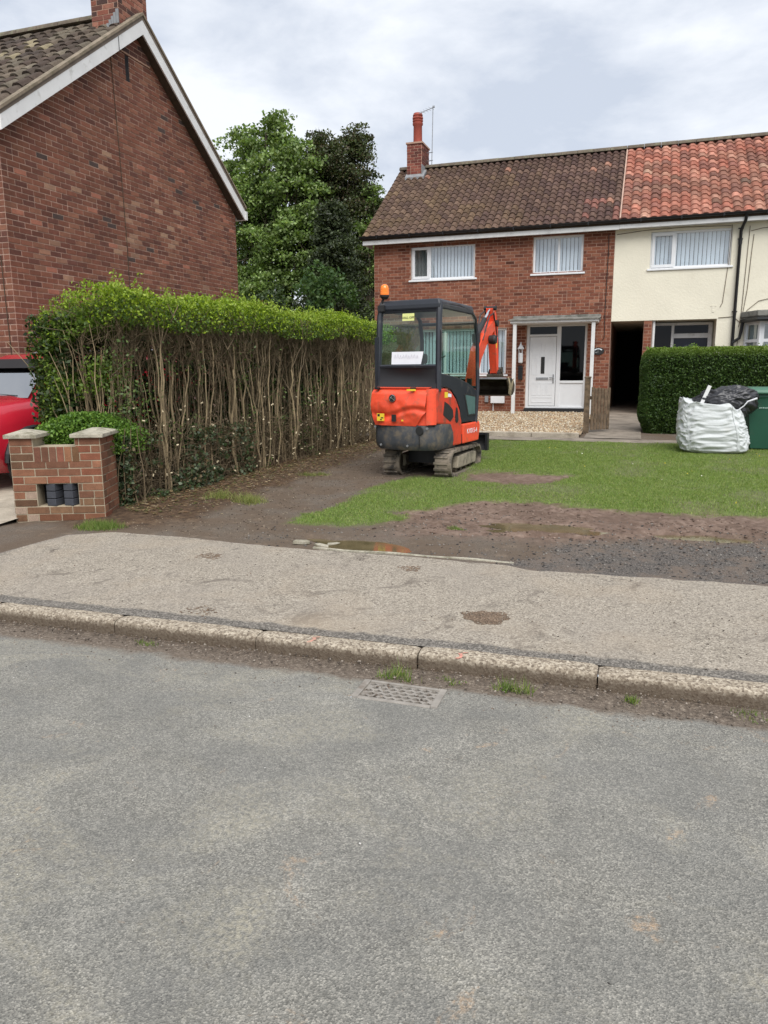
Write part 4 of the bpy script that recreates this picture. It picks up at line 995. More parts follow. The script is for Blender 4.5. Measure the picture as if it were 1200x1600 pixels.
# drainpipe, cables, wall ties
mb = MB(); mb.tube([(2.28, YE - .07, 5.22), (2.28, YE - .03, 5.10), (2.22, YT - .07, 4.9), (2.22, YT - .07, .42)], .038, 10)
for z in (4.95, 4.7, 2.98, 2.1, 1.2): mb.bx(2.16, 2.28, YT - .05, YT - .01, z - .012, z + .012)
for z in (4.62, 2.0): mb.lathe([(.046, z - .05), (.046, z + .05)], (2.22, YT - .07, 0), 10)
mb.build('drainpipe', MT['pipe'], chs_, smooth=True)
mb = MB()
for pts in ([(2.02, 5.05), (2.0, 4.2), (1.93, 3.2), (1.88, 3.1)], [(2.42, 5.0), (2.40, 4.0), (2.38, 3.0), (2.34, 2.6)], [(2.52, 4.8), (2.5, 4.4), (2.47, 3.5), (2.42, 3.0), (2.34, 2.2), (2.33, 1.2)], [(3.15, 4.4), (3.1, 3.6), (3.02, 3.28), (2.75, 3.22), (2.5, 3.0), (2.40, 2.6)], [(-.68, 4.98), (0, 5.04), (1.0, 5.06), (2.0, 5.03)], [(1.86, 2.84), (2.2, 2.86), (2.38, 2.7)], [(2.45, 4.88), (2.7, 4.93), (3.1, 4.95)]):
    mb = MB(); mb.tube([(x, YT - .012, z) for x, z in pts], .0075, 5); mb.build('cable', MT['wood_old'], chs_)
for q in ((1.70, 1.76, 2.98, 3.12), (1.66, 1.80, 3.122, 3.15), (-.40, -.22, 4.86, 4.98), (2.55, 2.8, 4.9, 5.0)):
    mb = MB(); mb.bx(q[0], q[1], YT - .008, YT - .001, q[2], q[3]); mb.build('wall_vent', MT['render_cream'], chs_)

# ================================================================ the brick house on the left, gable end to us
GX = -8.75; GY0, GY1 = 8.97, 15.62; GZ = .12; GE = 5.02; GYM = (GY0 + GY1) / 2; GTOP = 7.52
lh = empty('gable_house', (-12, GYM, GZ), label='dark red brick house with white barge boards and its gable end facing', cat='house')
mb = MB(); mb.bx(GX - .28, GX, GY0, GY1, GZ - .2, GE); mb.prism([(GY0, GE), (GY1, GE), (GYM, GTOP)], 'x', GX - .28, GX)
mb.bx(-17, GX - .28, GY0 + .002, GY0 + .28, GZ - .2, GE); mb.bx(-17, GX - .28, GY1 - .28, GY1, GZ - .2, GE); mb.bx(-17, -16.7, GY0, GY1, GZ - .2, GE)
mb.build('wall', MT['mortar'], lh)
PAL_G = [lin(112, 73, 59), lin(119, 79, 63), lin(106, 68, 56), lin(100, 65, 54), lin(123, 85, 68), lin(110, 72, 58), lin(116, 75, 60), lin(94, 62, 53)]
pales = [(3.0, 4.3, .35, .3), (2.6, 3.9, .5, .25), (1.6, 3.3, .35, .25), (3.55, 2.95, .45, .14), (4.3, 3.95, .3, .2), (4.0, 4.5, .5, .3), (2.2, 5.1, .25, .2), (5.4, 3.2, .3, .2), (.9, 3.3, .3, .3), (4.6, 3.0, .3, .12), (1.2, 4.6, .3, .3)]
def tint_g(u, z, c):
    w_ = .82 + .36 * float(fbm(u * .9 + 3, z * .9 + 5)); c = [c[0] * w_, c[1] * w_, c[2] * w_]
    if random.random() < .016: return [v for v in lin(74, 62, 58)]
    if random.random() < .02: c = list(lin(148, 98, 80))
    for pu, pz, ru, rz in pales:
        q = ((u - pu) / ru) ** 2 + ((z - pz) / rz) ** 2
        if q < 1.3 and random.random() < .22: k_ = random.uniform(.2, .7); pl = lin(164, 134, 110); c = [a_ * (1 - k_) + b_ * k_ for a_, b_ in zip(c, pl)]; break
    return c
def gspan(z):
    if z < GE: return (0, GY1 - GY0)
    k = (z - GE) / (GTOP - GE)
    return (k * (GYM - GY0), (GY1 - GY0) - k * (GY1 - GYM)) if k < .99 else None
slit = (3.02, 3.12, 6.62, 7.06)
its = brick_items((GX, GY0, 0), (0, 1, 0), (1, 0, 0), sub_spans(gspan, [slit]), 1.0, GTOP - .05, PAL_G, tint=tint_g, proud=.007)
lay_pieces(its, BRK, 'brick', MT['brick_obj'], MT['brick_attr'], lh, 300, vis=lambda p: p.z > 2.75)
its = brick_items((-12.5, GY0, 0), (1, 0, 0), (0, -1, 0), lambda z: [(0, 12.5 + GX + .006)], 1.0, GE, PAL_G, tint=lambda u, z, c: c)
lay_pieces(its, BRK, 'brick', MT['brick_obj'], MT['brick_attr'], lh, 0, rest='front_bricks')
mb = MB(); mb.bx(GX - .03, GX + .003, GY0 + slit[0], GY0 + slit[1], slit[2], slit[3]); mb.build('vent_slit', MT['dark_void'], lh)
for pts in ([(GX + .012, GY0 + 2.62, 6.95), (GX + .012, GY0 + 2.68, 5.5), (GX + .012, GY0 + 2.72, 3.9), (GX + .012, GY0 + 2.70, 2.3)], [(GX + .012, GY0 + 3.55, 3.0), (GX + .012, GY0 + 3.56, 2.4)], [(GX - .15, GY0 - .012, 3.3), (GX - .12, GY0 - .012, 1.0)]):
    mb = MB(); mb.tube(pts, .007, 5); mb.build('cable', MT['dark_wood'], lh)
# roof with barge boards: slopes continue to the barge plane
BX = GX + .20
def slope(y):   # top line of the roof over the gable
    return GTOP + .22 - abs(y - GYM) * (2.52 / 3.42)
ytn, ytf = GY0 - .12, GY1 + .12
mb = MB()
mb.prism([(ytn, slope(ytn)), (GYM, slope(GYM)), (ytf, slope(ytf)), (ytf, slope(ytf) - .06), (GYM, slope(GYM) - .07), (ytn, slope(ytn) - .06)], 'x', -17.2, BX + .0)
lrf = mb.build('roof', pbr('roof_underlay', lin(110, 100, 90), .95, .2, 6), lh)
mb = MB()
for ya, yb in ((ytn + .0, GYM), (ytf, GYM)):
    mb.prism([(ya, slope(ya) - .062), (yb, slope(yb) - .072), (yb, slope(yb) - .30), (ya, slope(ya) - .26)], 'x', BX - .03, BX - .003)
mb.bx(BX - .20, BX - .032, ytn - .02, ytn + .02, slope(ytn) - .26, slope(ytn) - .064); 
mb.bx(-17, BX - .035, ytn - .045, ytn - .022, slope(ytn) - .24, slope(ytn) - .08); mb.bx(BX - .30, BX + .02, ytf - .02, ytf + .06, slope(ytf) - .25, slope(ytf) - .064)
mb.build('barge_board', MT['white_paint'], lh)
mb = MB(); mb.box((BX - .001, GY0 + 2.62, slope(GY0 + 2.62) - .185), (.006, .012, .22)); mb.build('board_joint', MT['gutter'], lh)
mb = MB(); mb.bx(GX, BX - .032, ytn, GYM, 0, .001); 
mb2 = MB()
for ya, yb in ((ytn + .02, GYM), (ytf - .02, GYM)): mb2.prism([(ya, slope(ya) - .24), (yb, slope(yb) - .28), (yb, slope(yb) - .30), (ya, slope(ya) - .26)], 'x', GX + .002, BX - .032)
mb2.build('soffit', MT['dark_wood'], lh)
ltile = [lin(86, 76, 67), lin(74, 65, 58), lin(96, 86, 75), lin(68, 60, 55), lin(102, 94, 82), lin(80, 69, 62)]
def tint_l(x, r, c):
    k = float(fbm(x * 2.2, r * 8 + 30))
    if k > .60 and r > .4 and random.random() < .7: c = list(lin(128, 118, 96))
    return [v * (.7 + .5 * k) for v in c]
its = roof_items(-14.6, BX - .10, ytn - .04, slope(ytn) + .005, GYM, slope(GYM) + .005, ltile, gauge=.27, tint=tint_l, jitter=2.2)
lay_pieces(its, TILE, 'roof_tile', MT['tile_obj'], MT['tile_attr'], lrf, 300, rest='roof_tiles')
mb = MB()
for ya, yb in ((ytn - .03, GYM), (ytf + .03, GYM)):
    mb.prism([(ya, slope(ya) + .004), (yb, slope(yb) + .004), (yb, slope(yb) + .05), (ya, slope(ya) + .05)], 'x', BX - .105, BX + .022)
mb.build('verge', pbr('verge_mortar', lin(128, 116, 100), .95, .25, 6, dirt=(lin(98, 92, 74), .4, 8)), lrf)
# a few tiles stand proud along the far verge
ridge(lrf, -14.6, -9.30, GYM, slope(GYM) + .05, MT['ridge'])
PAL_LC = [lin(112, 72, 62), lin(92, 62, 54), lin(140, 96, 80), lin(74, 56, 52), lin(126, 78, 64)]
lc = chimney(lh, -9.28, GX + .02, GYM - .42, GYM + .40, 7.05, 9.2, PAL_LC, 120)
mb = MB()
for k in range(5): mb.bx(-8.95 + .05 * k - .02, -8.95 + .05 * k + .035, GYM - .445, GYM - .43, 7.28 + .05 * k, 7.50 + .05 * k)
mb.build('flashing', MT['lead'], lc)
# garden fence closing the end of the hedge
gf = empty('garden_fence', (-6.5, 16.3, .3), label='brown timber garden fence beyond the end of the bare hedge', cat='fence')
for k in range(26):
    mb = MB(); x = -8.6 + .155 * k; mb.bx(x, x + .148, 16.28 + .008 * (k % 2), 16.30 + .008 * (k % 2), .25, 2.56 + random.uniform(-.01, .01)); mb.build('board', MT['wood_old'], gf)
mb = MB(); mb.bx(-8.65, -4.5, 16.25, 16.32, 2.565, 2.60); mb.build('capping_rail', MT['wood_old'], gf)
# ================================================================ vegetation
def rand_unit(n):
    v = rng.normal(size=(n, 3)); return v / np.linalg.norm(v, axis=1, keepdims=True)
def leaf_mesh(name, P, size, cols, up=.3, aspect=.55, droop=0.0):
    """P (n,3) centres, size (n,), cols (n,3): one folded leaf (two triangles pairs as a quad) each"""
    n = len(P); d = rand_unit(n); d[:, 2] = d[:, 2] * .8 + up - droop; d /= np.linalg.norm(d, axis=1, keepdims=True)
    q = rand_unit(n); w = np.cross(d, q); w /= np.linalg.norm(w, axis=1, keepdims=True) + 1e-9
    nn = np.cross(w, d); s = size[:, None]
    V = np.stack([P - d * s * .5, P + w * s * aspect * .5 + nn * s * .08, P + d * s * .5, P - w * s * aspect * .5 + nn * s * .08], 1).reshape(-1, 3)
    F = np.arange(4 * n).reshape(n, 4)
    return np_mesh(name, V, F, cols)
def cols_mix(n, pal, jit=.25):
    pal = np.array([lin(*p) for p in pal]); return pal[rng.integers(0, len(pal), n)] * (1 - jit + 2 * jit * rng.random((n, 1)))
def stems_mesh(name, paths, sides=4):
    """paths: list of (pts (k,3), r0, r1): thin tapering tubes in one mesh"""
    VV, FF = [], []; b = 0
    ang = np.arange(sides) * 2 * np.pi / sides
    for pts, r0, r1 in paths:
        pts = np.asarray(pts, float); k = len(pts)
        t = np.gradient(pts, axis=0); t /= np.linalg.norm(t, axis=1, keepdims=True) + 1e-9
        ref = np.array([.3, .9, .1]) if abs(t[0, 2]) > .6 else np.array([.05, .1, 1.])
        u = np.cross(t, ref); u /= np.linalg.norm(u, axis=1, keepdims=True) + 1e-9; w = np.cross(t, u)
        r = np.linspace(r0, r1, k)[:, None, None]
        ring = pts[:, None] + r * (u[:, None] * np.cos(ang)[None, :, None] + w[:, None] * np.sin(ang)[None, :, None])
        VV.append(ring.reshape(-1, 3))
        for i in range(k - 1):
            for j in range(sides):
                j2 = (j + 1) % sides; FF.append((b + i * sides + j, b + i * sides + j2, b + (i + 1) * sides + j2, b + (i + 1) * sides + j))
        b += k * sides
    return np_mesh(name, np.concatenate(VV), np.array(FF), smooth=True)
# ---------------------------------------------------------------- the bare-legged hedge
HX = lambda y: -5.40 + (y - 6.9) * .088          # its roadside face
H0, H1 = 6.95, 14.6
hd = empty('bare_hedge', (-5.8, 10.5, .1), label='tall overgrown hedge with bare brown stems and a fresh green top', cat='hedge')
def wob(p0, p1, k, amp):
    p0, p1 = np.array(p0, float), np.array(p1, float); t_ = np.linspace(0, 1, k)[:, None]
    q = p0 + (p1 - p0) * t_
    n = np.cumsum(rng.normal(size=(k, 3)) * amp, 0); n -= n[0] + (n[-1] - n[0]) * t_
    n[:, 2] *= .3
    return q + n
tw = []; cuts = []
big = 0; y = H0 + .1; clumpx = 0
spots = []
while y < H1 - .05:                       # stools of one to four stems, unevenly spaced
    for k in range(rng.integers(2, 7)): spots.append((y + rng.normal() * .04, rng.random() < .70))
    y += .03 + .075 * rng.random()
for i, (y, front) in enumerate(spots):
    x = HX(y) - (.06 + .34 * rng.random() if front else .45 + .5 * rng.random())
    zb = float(ground_z(x, y)) - .03; top = 1.55 + .55 * rng.random()
    pts = wob((x, y, zb), (x + .06 * rng.normal(), y + rng.normal() * .17, top), 10, .017)
    r0 = .0038 + .019 * rng.random() ** 4.5
    if front and r0 > .0062 and big < 200:
        me = stems_mesh('stem', [(pts, r0, r0 * .6)], 6); link('stem', me, MT['bark_hedge'], hd); big += 1
    else: tw.append((pts, r0, r0 * .55))
    def grow(b, r, depth):
        """a fork: two or three arms, each forking again into finer ones"""
        for f in range(2):
            dr = np.array([rng.normal() * .30 + .03, rng.normal() * .55, .8 + .3 * rng.random()]); ln = (.34, .24, .16)[depth] * (.7 + .7 * rng.random())
            e = b + dr / np.linalg.norm(dr) * ln; e[2] = min(e[2], 2.40); e[0] = min(e[0], HX(e[1]) + .06)
            tw.append((wob(b, e, 4, .012), r, r * .6))
            if depth < 2 and e[2] < 2.3: grow(e, r * .6, depth + 1)
    grow(pts[-1], r0 * .6 + .001, 0)
    if rng.random() < .5: grow(pts[rng.integers(5, 9)], r0 * .5 + .001, 1)
    for f in range(rng.integers(1, 4)):
        k = rng.integers(0, 5); b = pts[k]
        dr = np.array([rng.normal() * .6 + .25, rng.normal() * .8, rng.normal() * .45 + .35]); ln = .08 + .34 * rng.random() ** 1.5
        e = b + dr / np.linalg.norm(dr) * ln; e[0] = min(e[0], HX(e[1]) + .10)
        tw.append((wob(b, e, 4, .012), .0035 + .003 * rng.random(), .0016))
        if rng.random() < .12: cuts.append(e)
# fine dead twigs: a tangle low down, a mesh under the leaves
for i in range(5200):
    y = H0 + (H1 - H0) * rng.random(); low = rng.random() < .55
    z = .10 + .85 * rng.random() ** 1.2 if low else 1.75 + .5 * rng.random()
    x = HX(y) + .04 - .40 * rng.random() if low else HX(y) - .05 - .8 * rng.random()
    dr = np.array([rng.normal() * .5, rng.normal() * .8, rng.normal() * .55 + .3]); ln = .10 + .30 * rng.random()
    b = np.array([x, y, z]); e = b + dr / np.linalg.norm(dr) * ln; e[2] = min(max(e[2], .12), 2.40); e[0] = min(e[0], HX(e[1]) + .09)
    tw.append((wob(b, e, 4, .016), .0032 + .0022 * rng.random(), .0014))
link('twigs', stems_mesh('twigs', tw, 3), MT['twig'], hd, kind='stuff')
mb = MB()
for e in cuts[:]:
    mb.box(e, (.012, .013, .02 + .02 * random.random()), Euler((random.random() * 3, random.random() * 3, random.random() * 3)).to_matrix())
for i in range(110):
    y = H0 + (H1 - H0) * random.random(); mb.box((HX(y) - .05 - .2 * random.random() + .05, y, .25 + 1.0 * random.random() ** 1.2), (.012, .014, .02 + .025 * random.random()), Euler((random.random() * 3, random.random() * 3, random.random() * 3)).to_matrix())
mb.build('cut_ends', MT['cut'], hd, kind='stuff')
# crown of fresh leaves along the top
def shoulder(x, y):          # the near end rounds off towards the driveway
    return .46 * np.clip((-5.72 - x) / .95, 0, 1) ** 1.2 * np.clip((9.0 - y) / 1.6, 0, 1)
hfac = lambda P: np.clip((P[:, 2] - 2.2) / .2, 0, 1)
def along(n): return H0 - .1 + (H1 - H0 + .1) * rng.random(n)
n = 62000
y = along(n); u = rng.random(n)
zt = 2.47 + .05 * np.sin(y * 2.1) + .10 * (fbm(y * 1.3, y * 0 + 2) - .5)
xc = HX(y) - .55
h = rng.random(n) ** .75
xw = .66 * (1 - .22 * h ** 3)
ex = np.sign(rng.random(n) - .5) * rng.random(n) ** .6
P = np.stack([xc + ex * xw, y, zt - .36 + .46 * h * (1 - .18 * ex ** 4) + .10 * (fbm(y * 4, ex * 4) - .5)], -1)
bot = 2.12 + .30 * (fbm(y * 3, ex * 2 + 7) - .5)
P[:, 2] = np.maximum(P[:, 2], bot)
P[:, 2] += .16 * (fbm(P[:, 0] * 5, P[:, 1] * 5) - .5) * hfac(P)
P[:, 2] -= shoulder(P[:, 0], P[:, 1])
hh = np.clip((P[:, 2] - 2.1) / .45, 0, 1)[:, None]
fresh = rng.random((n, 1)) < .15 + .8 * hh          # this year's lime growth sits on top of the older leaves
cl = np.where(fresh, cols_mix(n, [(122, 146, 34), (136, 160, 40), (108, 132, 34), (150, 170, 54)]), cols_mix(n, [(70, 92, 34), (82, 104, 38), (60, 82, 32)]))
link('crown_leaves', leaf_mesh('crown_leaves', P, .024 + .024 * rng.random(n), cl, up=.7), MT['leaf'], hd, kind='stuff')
# young shoots standing above the clipped top
n = 12000; y = along(n); k0 = rng.integers(0, 620, n)
sy = H0 - .05 + (H1 - H0) * rng.random(620); sxo = HX(sy) + .08 - 1.2 * rng.random(620); sh = .06 + .20 * rng.random(620) ** 2.2
hgt = rng.random(n)
P = np.stack([sxo[k0] + .03 * rng.normal(size=n), sy[k0] + .03 * rng.normal(size=n), 2.44 + .05 * np.sin(sy[k0] * 2.1) + sh[k0] * hgt], -1)
P[:, 2] -= shoulder(P[:, 0], P[:, 1])
link('shoots', leaf_mesh('shoots', P, .030 + .018 * rng.random(n), cols_mix(n, [(138, 160, 56), (150, 166, 70), (120, 146, 48)]), up=.9), MT['leaf'], hd, kind='stuff')
# leafy near end (over the driveway side) and the dark back of the hedge
n = 26000
th = rng.random(n) * 2 * np.pi; rr = rng.random(n) ** .5
cx = -6.15 + .62 * rr * np.cos(th); cy = 7.28 + .42 * rr * np.sin(th); cz = .95 + 1.45 * rng.random(n)
# keep it to a rounded shoulder: hollow towards the road-side where stems show
keep = ((cx < -6.30 + .14 * np.sin(cz * 5)) | (cz > 2.10) | ((rng.random(n) < .6) & (fbm(cx * 3.1, cz * 3.1) > .63))) & (cz < 2.42 - .45 * np.clip(-6.25 - cx, 0, 1))
P = np.stack([cx, cy, cz], -1)[keep]; P[:, 2] -= shoulder(P[:, 0], P[:, 1]) * np.clip((P[:, 2] - 1) / 1.2, 0, 1); n = len(P)
cl = cols_mix(n, [(92, 116, 44), (108, 132, 48), (74, 98, 40), (120, 140, 58)])
link('end_leaves', leaf_mesh('end_leaves', P, .032 + .026 * rng.random(n), cl, up=.5), MT['leaf'], hd, kind='stuff')
paths = []
for i in range(46):
    b = np.array([-5.75 - .35 * rng.random(), 6.98 + .3 * rng.random(), .3]); e = b + np.array([rng.normal() * .25 - .12, rng.normal() * .12, 1.2 + .8 * rng.random()])
    paths.append((wob(b, e, 7, .03), .008 + .006 * rng.random(), .003))
link('end_stems', stems_mesh('end_stems', paths, 5), MT['bark_hedge'], hd, kind='stuff')
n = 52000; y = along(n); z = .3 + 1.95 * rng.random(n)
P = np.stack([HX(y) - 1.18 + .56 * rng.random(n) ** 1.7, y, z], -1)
link('added_shade_leaves', leaf_mesh('added_shade_leaves', P, .05 + .03 * rng.random(n), cols_mix(n, [(44, 60, 26), (56, 74, 32), (38, 52, 26)]), up=.2), MT['leaf_dark'], hd, kind='stuff')  # leaf layer added and coloured dark so the hedge interior reads as shade
# sparse green sprigs and dark ivy among the stems
n = 12000; y = H0 + (H1 - H0) * rng.random(n) ** 1.3; z = .15 + 1.9 * rng.random(n) ** 1.5
g = fbm(y * 2.4, z * 2.4 + 11); keep = g > .55
P = np.stack([HX(y) - .30 * rng.random(n), y, z], -1)[keep]; n = len(P)
link('sprig_leaves', leaf_mesh('sprig_leaves', P, .03 + .025 * rng.random(n), cols_mix(n, [(74, 92, 44), (58, 78, 36), (92, 110, 56)]), up=.2), MT['leaf_dark'], hd, kind='stuff')
n = 9000; y = 6.9 + 2.6 * rng.random(n) ** 1.5; z = .12 + .80 * rng.random(n) ** 1.6
P = np.stack([HX(y) + .06 - .28 * rng.random(n), y, z], -1); keep = fbm(y * 3.5, z * 3.5 + 23) > .50 ; P = P[keep]; n = len(P)
link('ivy_leaves', leaf_mesh('ivy_leaves', P, .028 + .036 * rng.random(n), cols_mix(n, [(60, 76, 46), (48, 62, 40), (78, 94, 62), (96, 106, 82), (104, 90, 66)]), up=0, aspect=.8), MT['leaf_dark'], hd, kind='stuff')
# the low clipped box hedge behind the little wall
lb = empty('low_hedge', (-5.75, 6.75, .1), label='low green clipped hedge growing just behind the small brick wall', cat='hedge')
n = 17000
a = rng.random(n); b = rng.normal(size=n) * .12
bx_ = -6.22 + .86 * a; by_ = 6.40 + .46 * a + .20 + .16 * rng.normal(size=n)
bz = .70 + .50 * rng.random(n) ** .7; top = 1.00 + .19 * np.sin(np.pi * np.clip(a, 0, 1)) + .06 * (fbm(a * 6, by_ * 5) - .5)
keep = bz < top - .35 * np.clip(np.abs(by_ - (6.60 + .46 * a)) - .12, 0, 1)
P = np.stack([bx_, by_, bz], -1)[keep]; n = len(P)
cl = cols_mix(n, [(86, 118, 44), (100, 134, 50), (72, 102, 40), (114, 144, 60)])
link('leaves', leaf_mesh('leaves', P, .026 + .022 * rng.random(n), cl, up=.6), MT['leaf'], lb, kind='stuff')
link('branches', stems_mesh('branches', [(wob((-6.1 + .85 * k / 14, 6.62 + .4 * k / 14, .1), (-6.1 + .85 * k / 14 + .1 * rng.normal(), 6.62 + .4 * k / 14 + .08 * rng.normal(), 1.0), 5, .02), .010, .004) for k in range(15)], 4), MT['twig'], lb, kind='stuff')
# ---------------------------------------------------------------- clipped privet on the right
ph = empty('clipped_hedge', (3, 16.6, .3), label='dense dark green clipped hedge in front of the cream house', cat='hedge')
hx0, hx1, hy0, hy1, hz0, hz1 = .06, 7.0, 16.0, 17.1, .30, 2.02
n = 90000
def box_surface(n):
    f = rng.random(n); u = rng.random(n); v = rng.random(n); dpt = rng.random(n) ** 2 * .16
    x = np.empty(n); y = np.empty(n); z = np.empty(n)
    A = f < .58; B = (f >= .58) & (f < .84); D = f >= .84
    uu = u ** 1.25
    x[A] = hx0 + (hx1 - hx0) * uu[A]; y[A] = hy0 + dpt[A]; z[A] = hz0 + (hz1 - hz0) * v[A]
    x[B] = hx0 + (hx1 - hx0) * uu[B]; y[B] = hy0 + (hy1 - hy0) * v[B]; z[B] = hz1 - dpt[B]
    x[D] = hx0 + dpt[D]; y[D] = hy0 + (hy1 - hy0) * u[D]; z[D] = hz0 + (hz1 - hz0) * v[D]
    return x, y, z
x, y, z = box_surface(n)
rnd = .30
cz_ = np.clip(z - (hz1 - rnd), 0, None); cx_ = np.clip(hx0 + rnd - x, 0, None); cy_ = np.clip(hy0 + rnd - y, 0, None); cb_ = np.clip(hz0 + .35 - z, 0, None)
ln = np.sqrt(cz_ ** 2 + cx_ ** 2 + cy_ ** 2 ); k = np.where(ln > rnd, rnd / np.maximum(ln, 1e-6), 1)
z = np.where(cz_ > 0, hz1 - rnd + cz_ * k, z); x = np.where(cx_ > 0, hx0 + rnd - cx_ * k, x); y = np.where(cy_ > 0, hy0 + rnd - cy_ * k, y)
wx_ = 1 - sstep(hx0, hx0 + .5, x); wy_ = 1 - sstep(hy0, hy0 + .5, y); wz_ = sstep(hz1 - .5, hz1, z)
x = x + cb_ * .4 * wx_; y = y + cb_ * .3 * wy_
bl_ = .10 * (fbm(x * 1.6 + 3, z * 1.6 + y) - .5) + .05 * (fbm(x * 7, z * 7 + y) - .5)
y = y - bl_ * wy_; z = z + bl_ * .5 * wz_; x = x - bl_ * wx_
P = np.stack([x, y, z], -1)
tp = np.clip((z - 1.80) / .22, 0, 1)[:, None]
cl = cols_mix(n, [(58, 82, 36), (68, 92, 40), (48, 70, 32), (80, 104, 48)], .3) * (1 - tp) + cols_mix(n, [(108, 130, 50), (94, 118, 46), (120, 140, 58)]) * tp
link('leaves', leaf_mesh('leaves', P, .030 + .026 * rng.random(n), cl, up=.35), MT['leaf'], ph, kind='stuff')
n = 1500; k0 = rng.integers(0, 150, n); sx_ = hx0 + .1 + (hx1 - hx0 - .2) * rng.random(150) ** 1.3; sy_ = hy0 + .15 + .7 * rng.random(150); sh = .03 + .08 * rng.random(150) ** 2
P = np.stack([sx_[k0] + .02 * rng.normal(size=n), sy_[k0] + .02 * rng.normal(size=n), hz1 - .03 + sh[k0] * rng.random(n)], -1)
link('shoots', leaf_mesh('shoots', P, .03 + .015 * rng.random(n), cols_mix(n, [(112, 140, 52), (96, 126, 42)]), up=.9), MT['leaf'], ph, kind='stuff')
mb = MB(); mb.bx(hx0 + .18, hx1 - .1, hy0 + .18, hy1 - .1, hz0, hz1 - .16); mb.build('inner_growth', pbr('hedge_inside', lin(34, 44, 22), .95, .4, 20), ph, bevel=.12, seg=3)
link('branches', stems_mesh('branches', [(wob((hx0 + .4 + 6.2 * k / 40, hy0 + .35, .25), (hx0 + .4 + 6.2 * k / 40 + .1 * rng.normal(), hy0 + .2, .9), 5, .02), .012, .006) for k in range(40)], 4), MT['twig'], ph, kind='stuff')

# ---------------------------------------------------------------- trees behind
def tree(name, label, base, trunk_h, r0, blobs, n, size, pal, droop=.0, light=(.55, 1.0), sky=.0, mat='leaf', clump=46, jit=.3, csz=.42):
    """blobs: ellipsoids (x,y,z,rx,ry,rz) that shape the crown; limbs grow to leaf clumps spread through them"""
    tr = empty(name, base, label=label, cat='tree')
    vol = np.array([b[3] * b[4] * b[5] for b in blobs]) ** .55; vol /= vol.sum()
    nc = n // clump; bi = rng.choice(len(blobs), nc, p=vol); B = np.array(blobs)[bi]
    d = rand_unit(nc); rr = rng.random(nc) ** .38 * (1 + .38 * rng.random(nc) ** 4)
    cc = B[:, :3] + d * B[:, 3:] * rr[:, None]
    cc += (np.stack([fbm(cc[:, 1] * 1.1, cc[:, 2] * 1.1), fbm(cc[:, 0] * 1.1, cc[:, 2] * 1.1), fbm(cc[:, 0] * 1.1, cc[:, 1] * 1.1)], -1) - .5) * .9
    ci = np.repeat(np.arange(nc), clump); m_ = len(ci)
    cs = csz * (.7 + .6 * rng.random(nc))
    du = rand_unit(m_); du[:, 2] = np.where(rng.random(m_) < .7, np.abs(du[:, 2]), du[:, 2])
    off = du * (rng.random(m_) ** .45 * cs[ci])[:, None] * np.array([1.15, 1.15, .72]) * (1 + .25 * rng.random((m_, 1)) ** 3)
    P = cc[ci] + off
    cvar = (.75 + .5 * rng.random(nc))[ci][:, None]
    cl = cols_mix(m_, pal, jit) * cvar
    link('crown', leaf_mesh('crown', P, size * (.7 + .6 * rng.random(m_)), cl, up=.15, aspect=.75, droop=droop), MT[mat], tr, kind='stuff')
    bx, by, bz = base; paths = []
    tp = np.array([np.mean([b[0] for b in blobs]), np.mean([b[1] for b in blobs]), max(b[2] for b in blobs)])
    tpts = wob((bx, by, bz - .2), tuple(tp), 12, .10)
    mb = MB(); mb.tube([Vector(p) for p in tpts], list(np.linspace(r0, r0 * .18, 12)), 10); mb.build('trunk', MT['bark'], tr, smooth='all')
    for i in range(min(nc, 130)):
        k = rng.integers(3, 11); e = cc[rng.integers(0, nc)]
        b = tpts[k]
        mid_ = (b + e) / 2 + np.array([0, 0, .25])
        q = np.array([b, b * .6 + mid_ * .4, mid_, mid_ * .5 + e * .5, e]); paths.append((q + rng.normal(size=q.shape) * .05, r0 * .22 * (1 - k / 16), .012))
    link('limbs', stems_mesh('limbs', paths, 5), MT['bark'], tr)
    return tr
tree('maple_tree', 'tall bright green broadleaf tree rising behind the gable house', (-15.2, 30.5, .6), 3, .28,
     [(-14.8, 30, 9.0, 1.5, 1.5, 1.7), (-14.9, 30.2, 11.3, .55, .55, .95), (-15.8, 30, 10.7, .5, .6, .9), (-13.9, 30, 9.9, .6, .7, 1.2), (-17.6, 30.5, 9.4, 1.2, 1.3, 1.5), (-13.3, 30.3, 8.6, .9, 1.0, 1.6), (-12.9, 30.0, 6.2, .9, 1.0, 1.4), (-16.2, 30, 7.4, 1.9, 1.8, 1.6), (-14.2, 29.6, 6.6, 1.2, 1.3, 1.5), (-16.8, 29.8, 5.0, 1.6, 1.6, 1.6), (-14.9, 29.4, 4.2, 1.3, 1.3, 1.4), (-16.4, 29.4, 3.0, 2.0, 1.4, 1.3)],
     84000, .135, [(110, 132, 66), (96, 120, 58), (124, 146, 80), (82, 104, 52), (146, 162, 112)], droop=.35, csz=.44, clump=110)
tree('dark_tree', 'dark leaved tree standing between the two brick houses', (-12.0, 31.6, .6), 3, .25,
     [(-13.2, 31.2, 9.3, 1.25, 1.3, 1.7), (-12.2, 31.2, 9.9, 1.2, 1.1, 1.3), (-13.3, 31.2, 11.2, .4, .4, .6), (-11.7, 31.2, 8.4, 1.05, 1.0, 1.5), (-13.5, 31.2, 7.3, 1.1, 1.2, 1.8), (-12.4, 31, 6.0, 1.7, 1.4, 2.2), (-11.7, 31.2, 10.9, .45, .5, .7)],
     54000, .105, [(70, 78, 48), (62, 68, 44), (86, 92, 56), (70, 86, 48), (74, 66, 46)], mat='leaf_dark', clump=64, csz=.32)
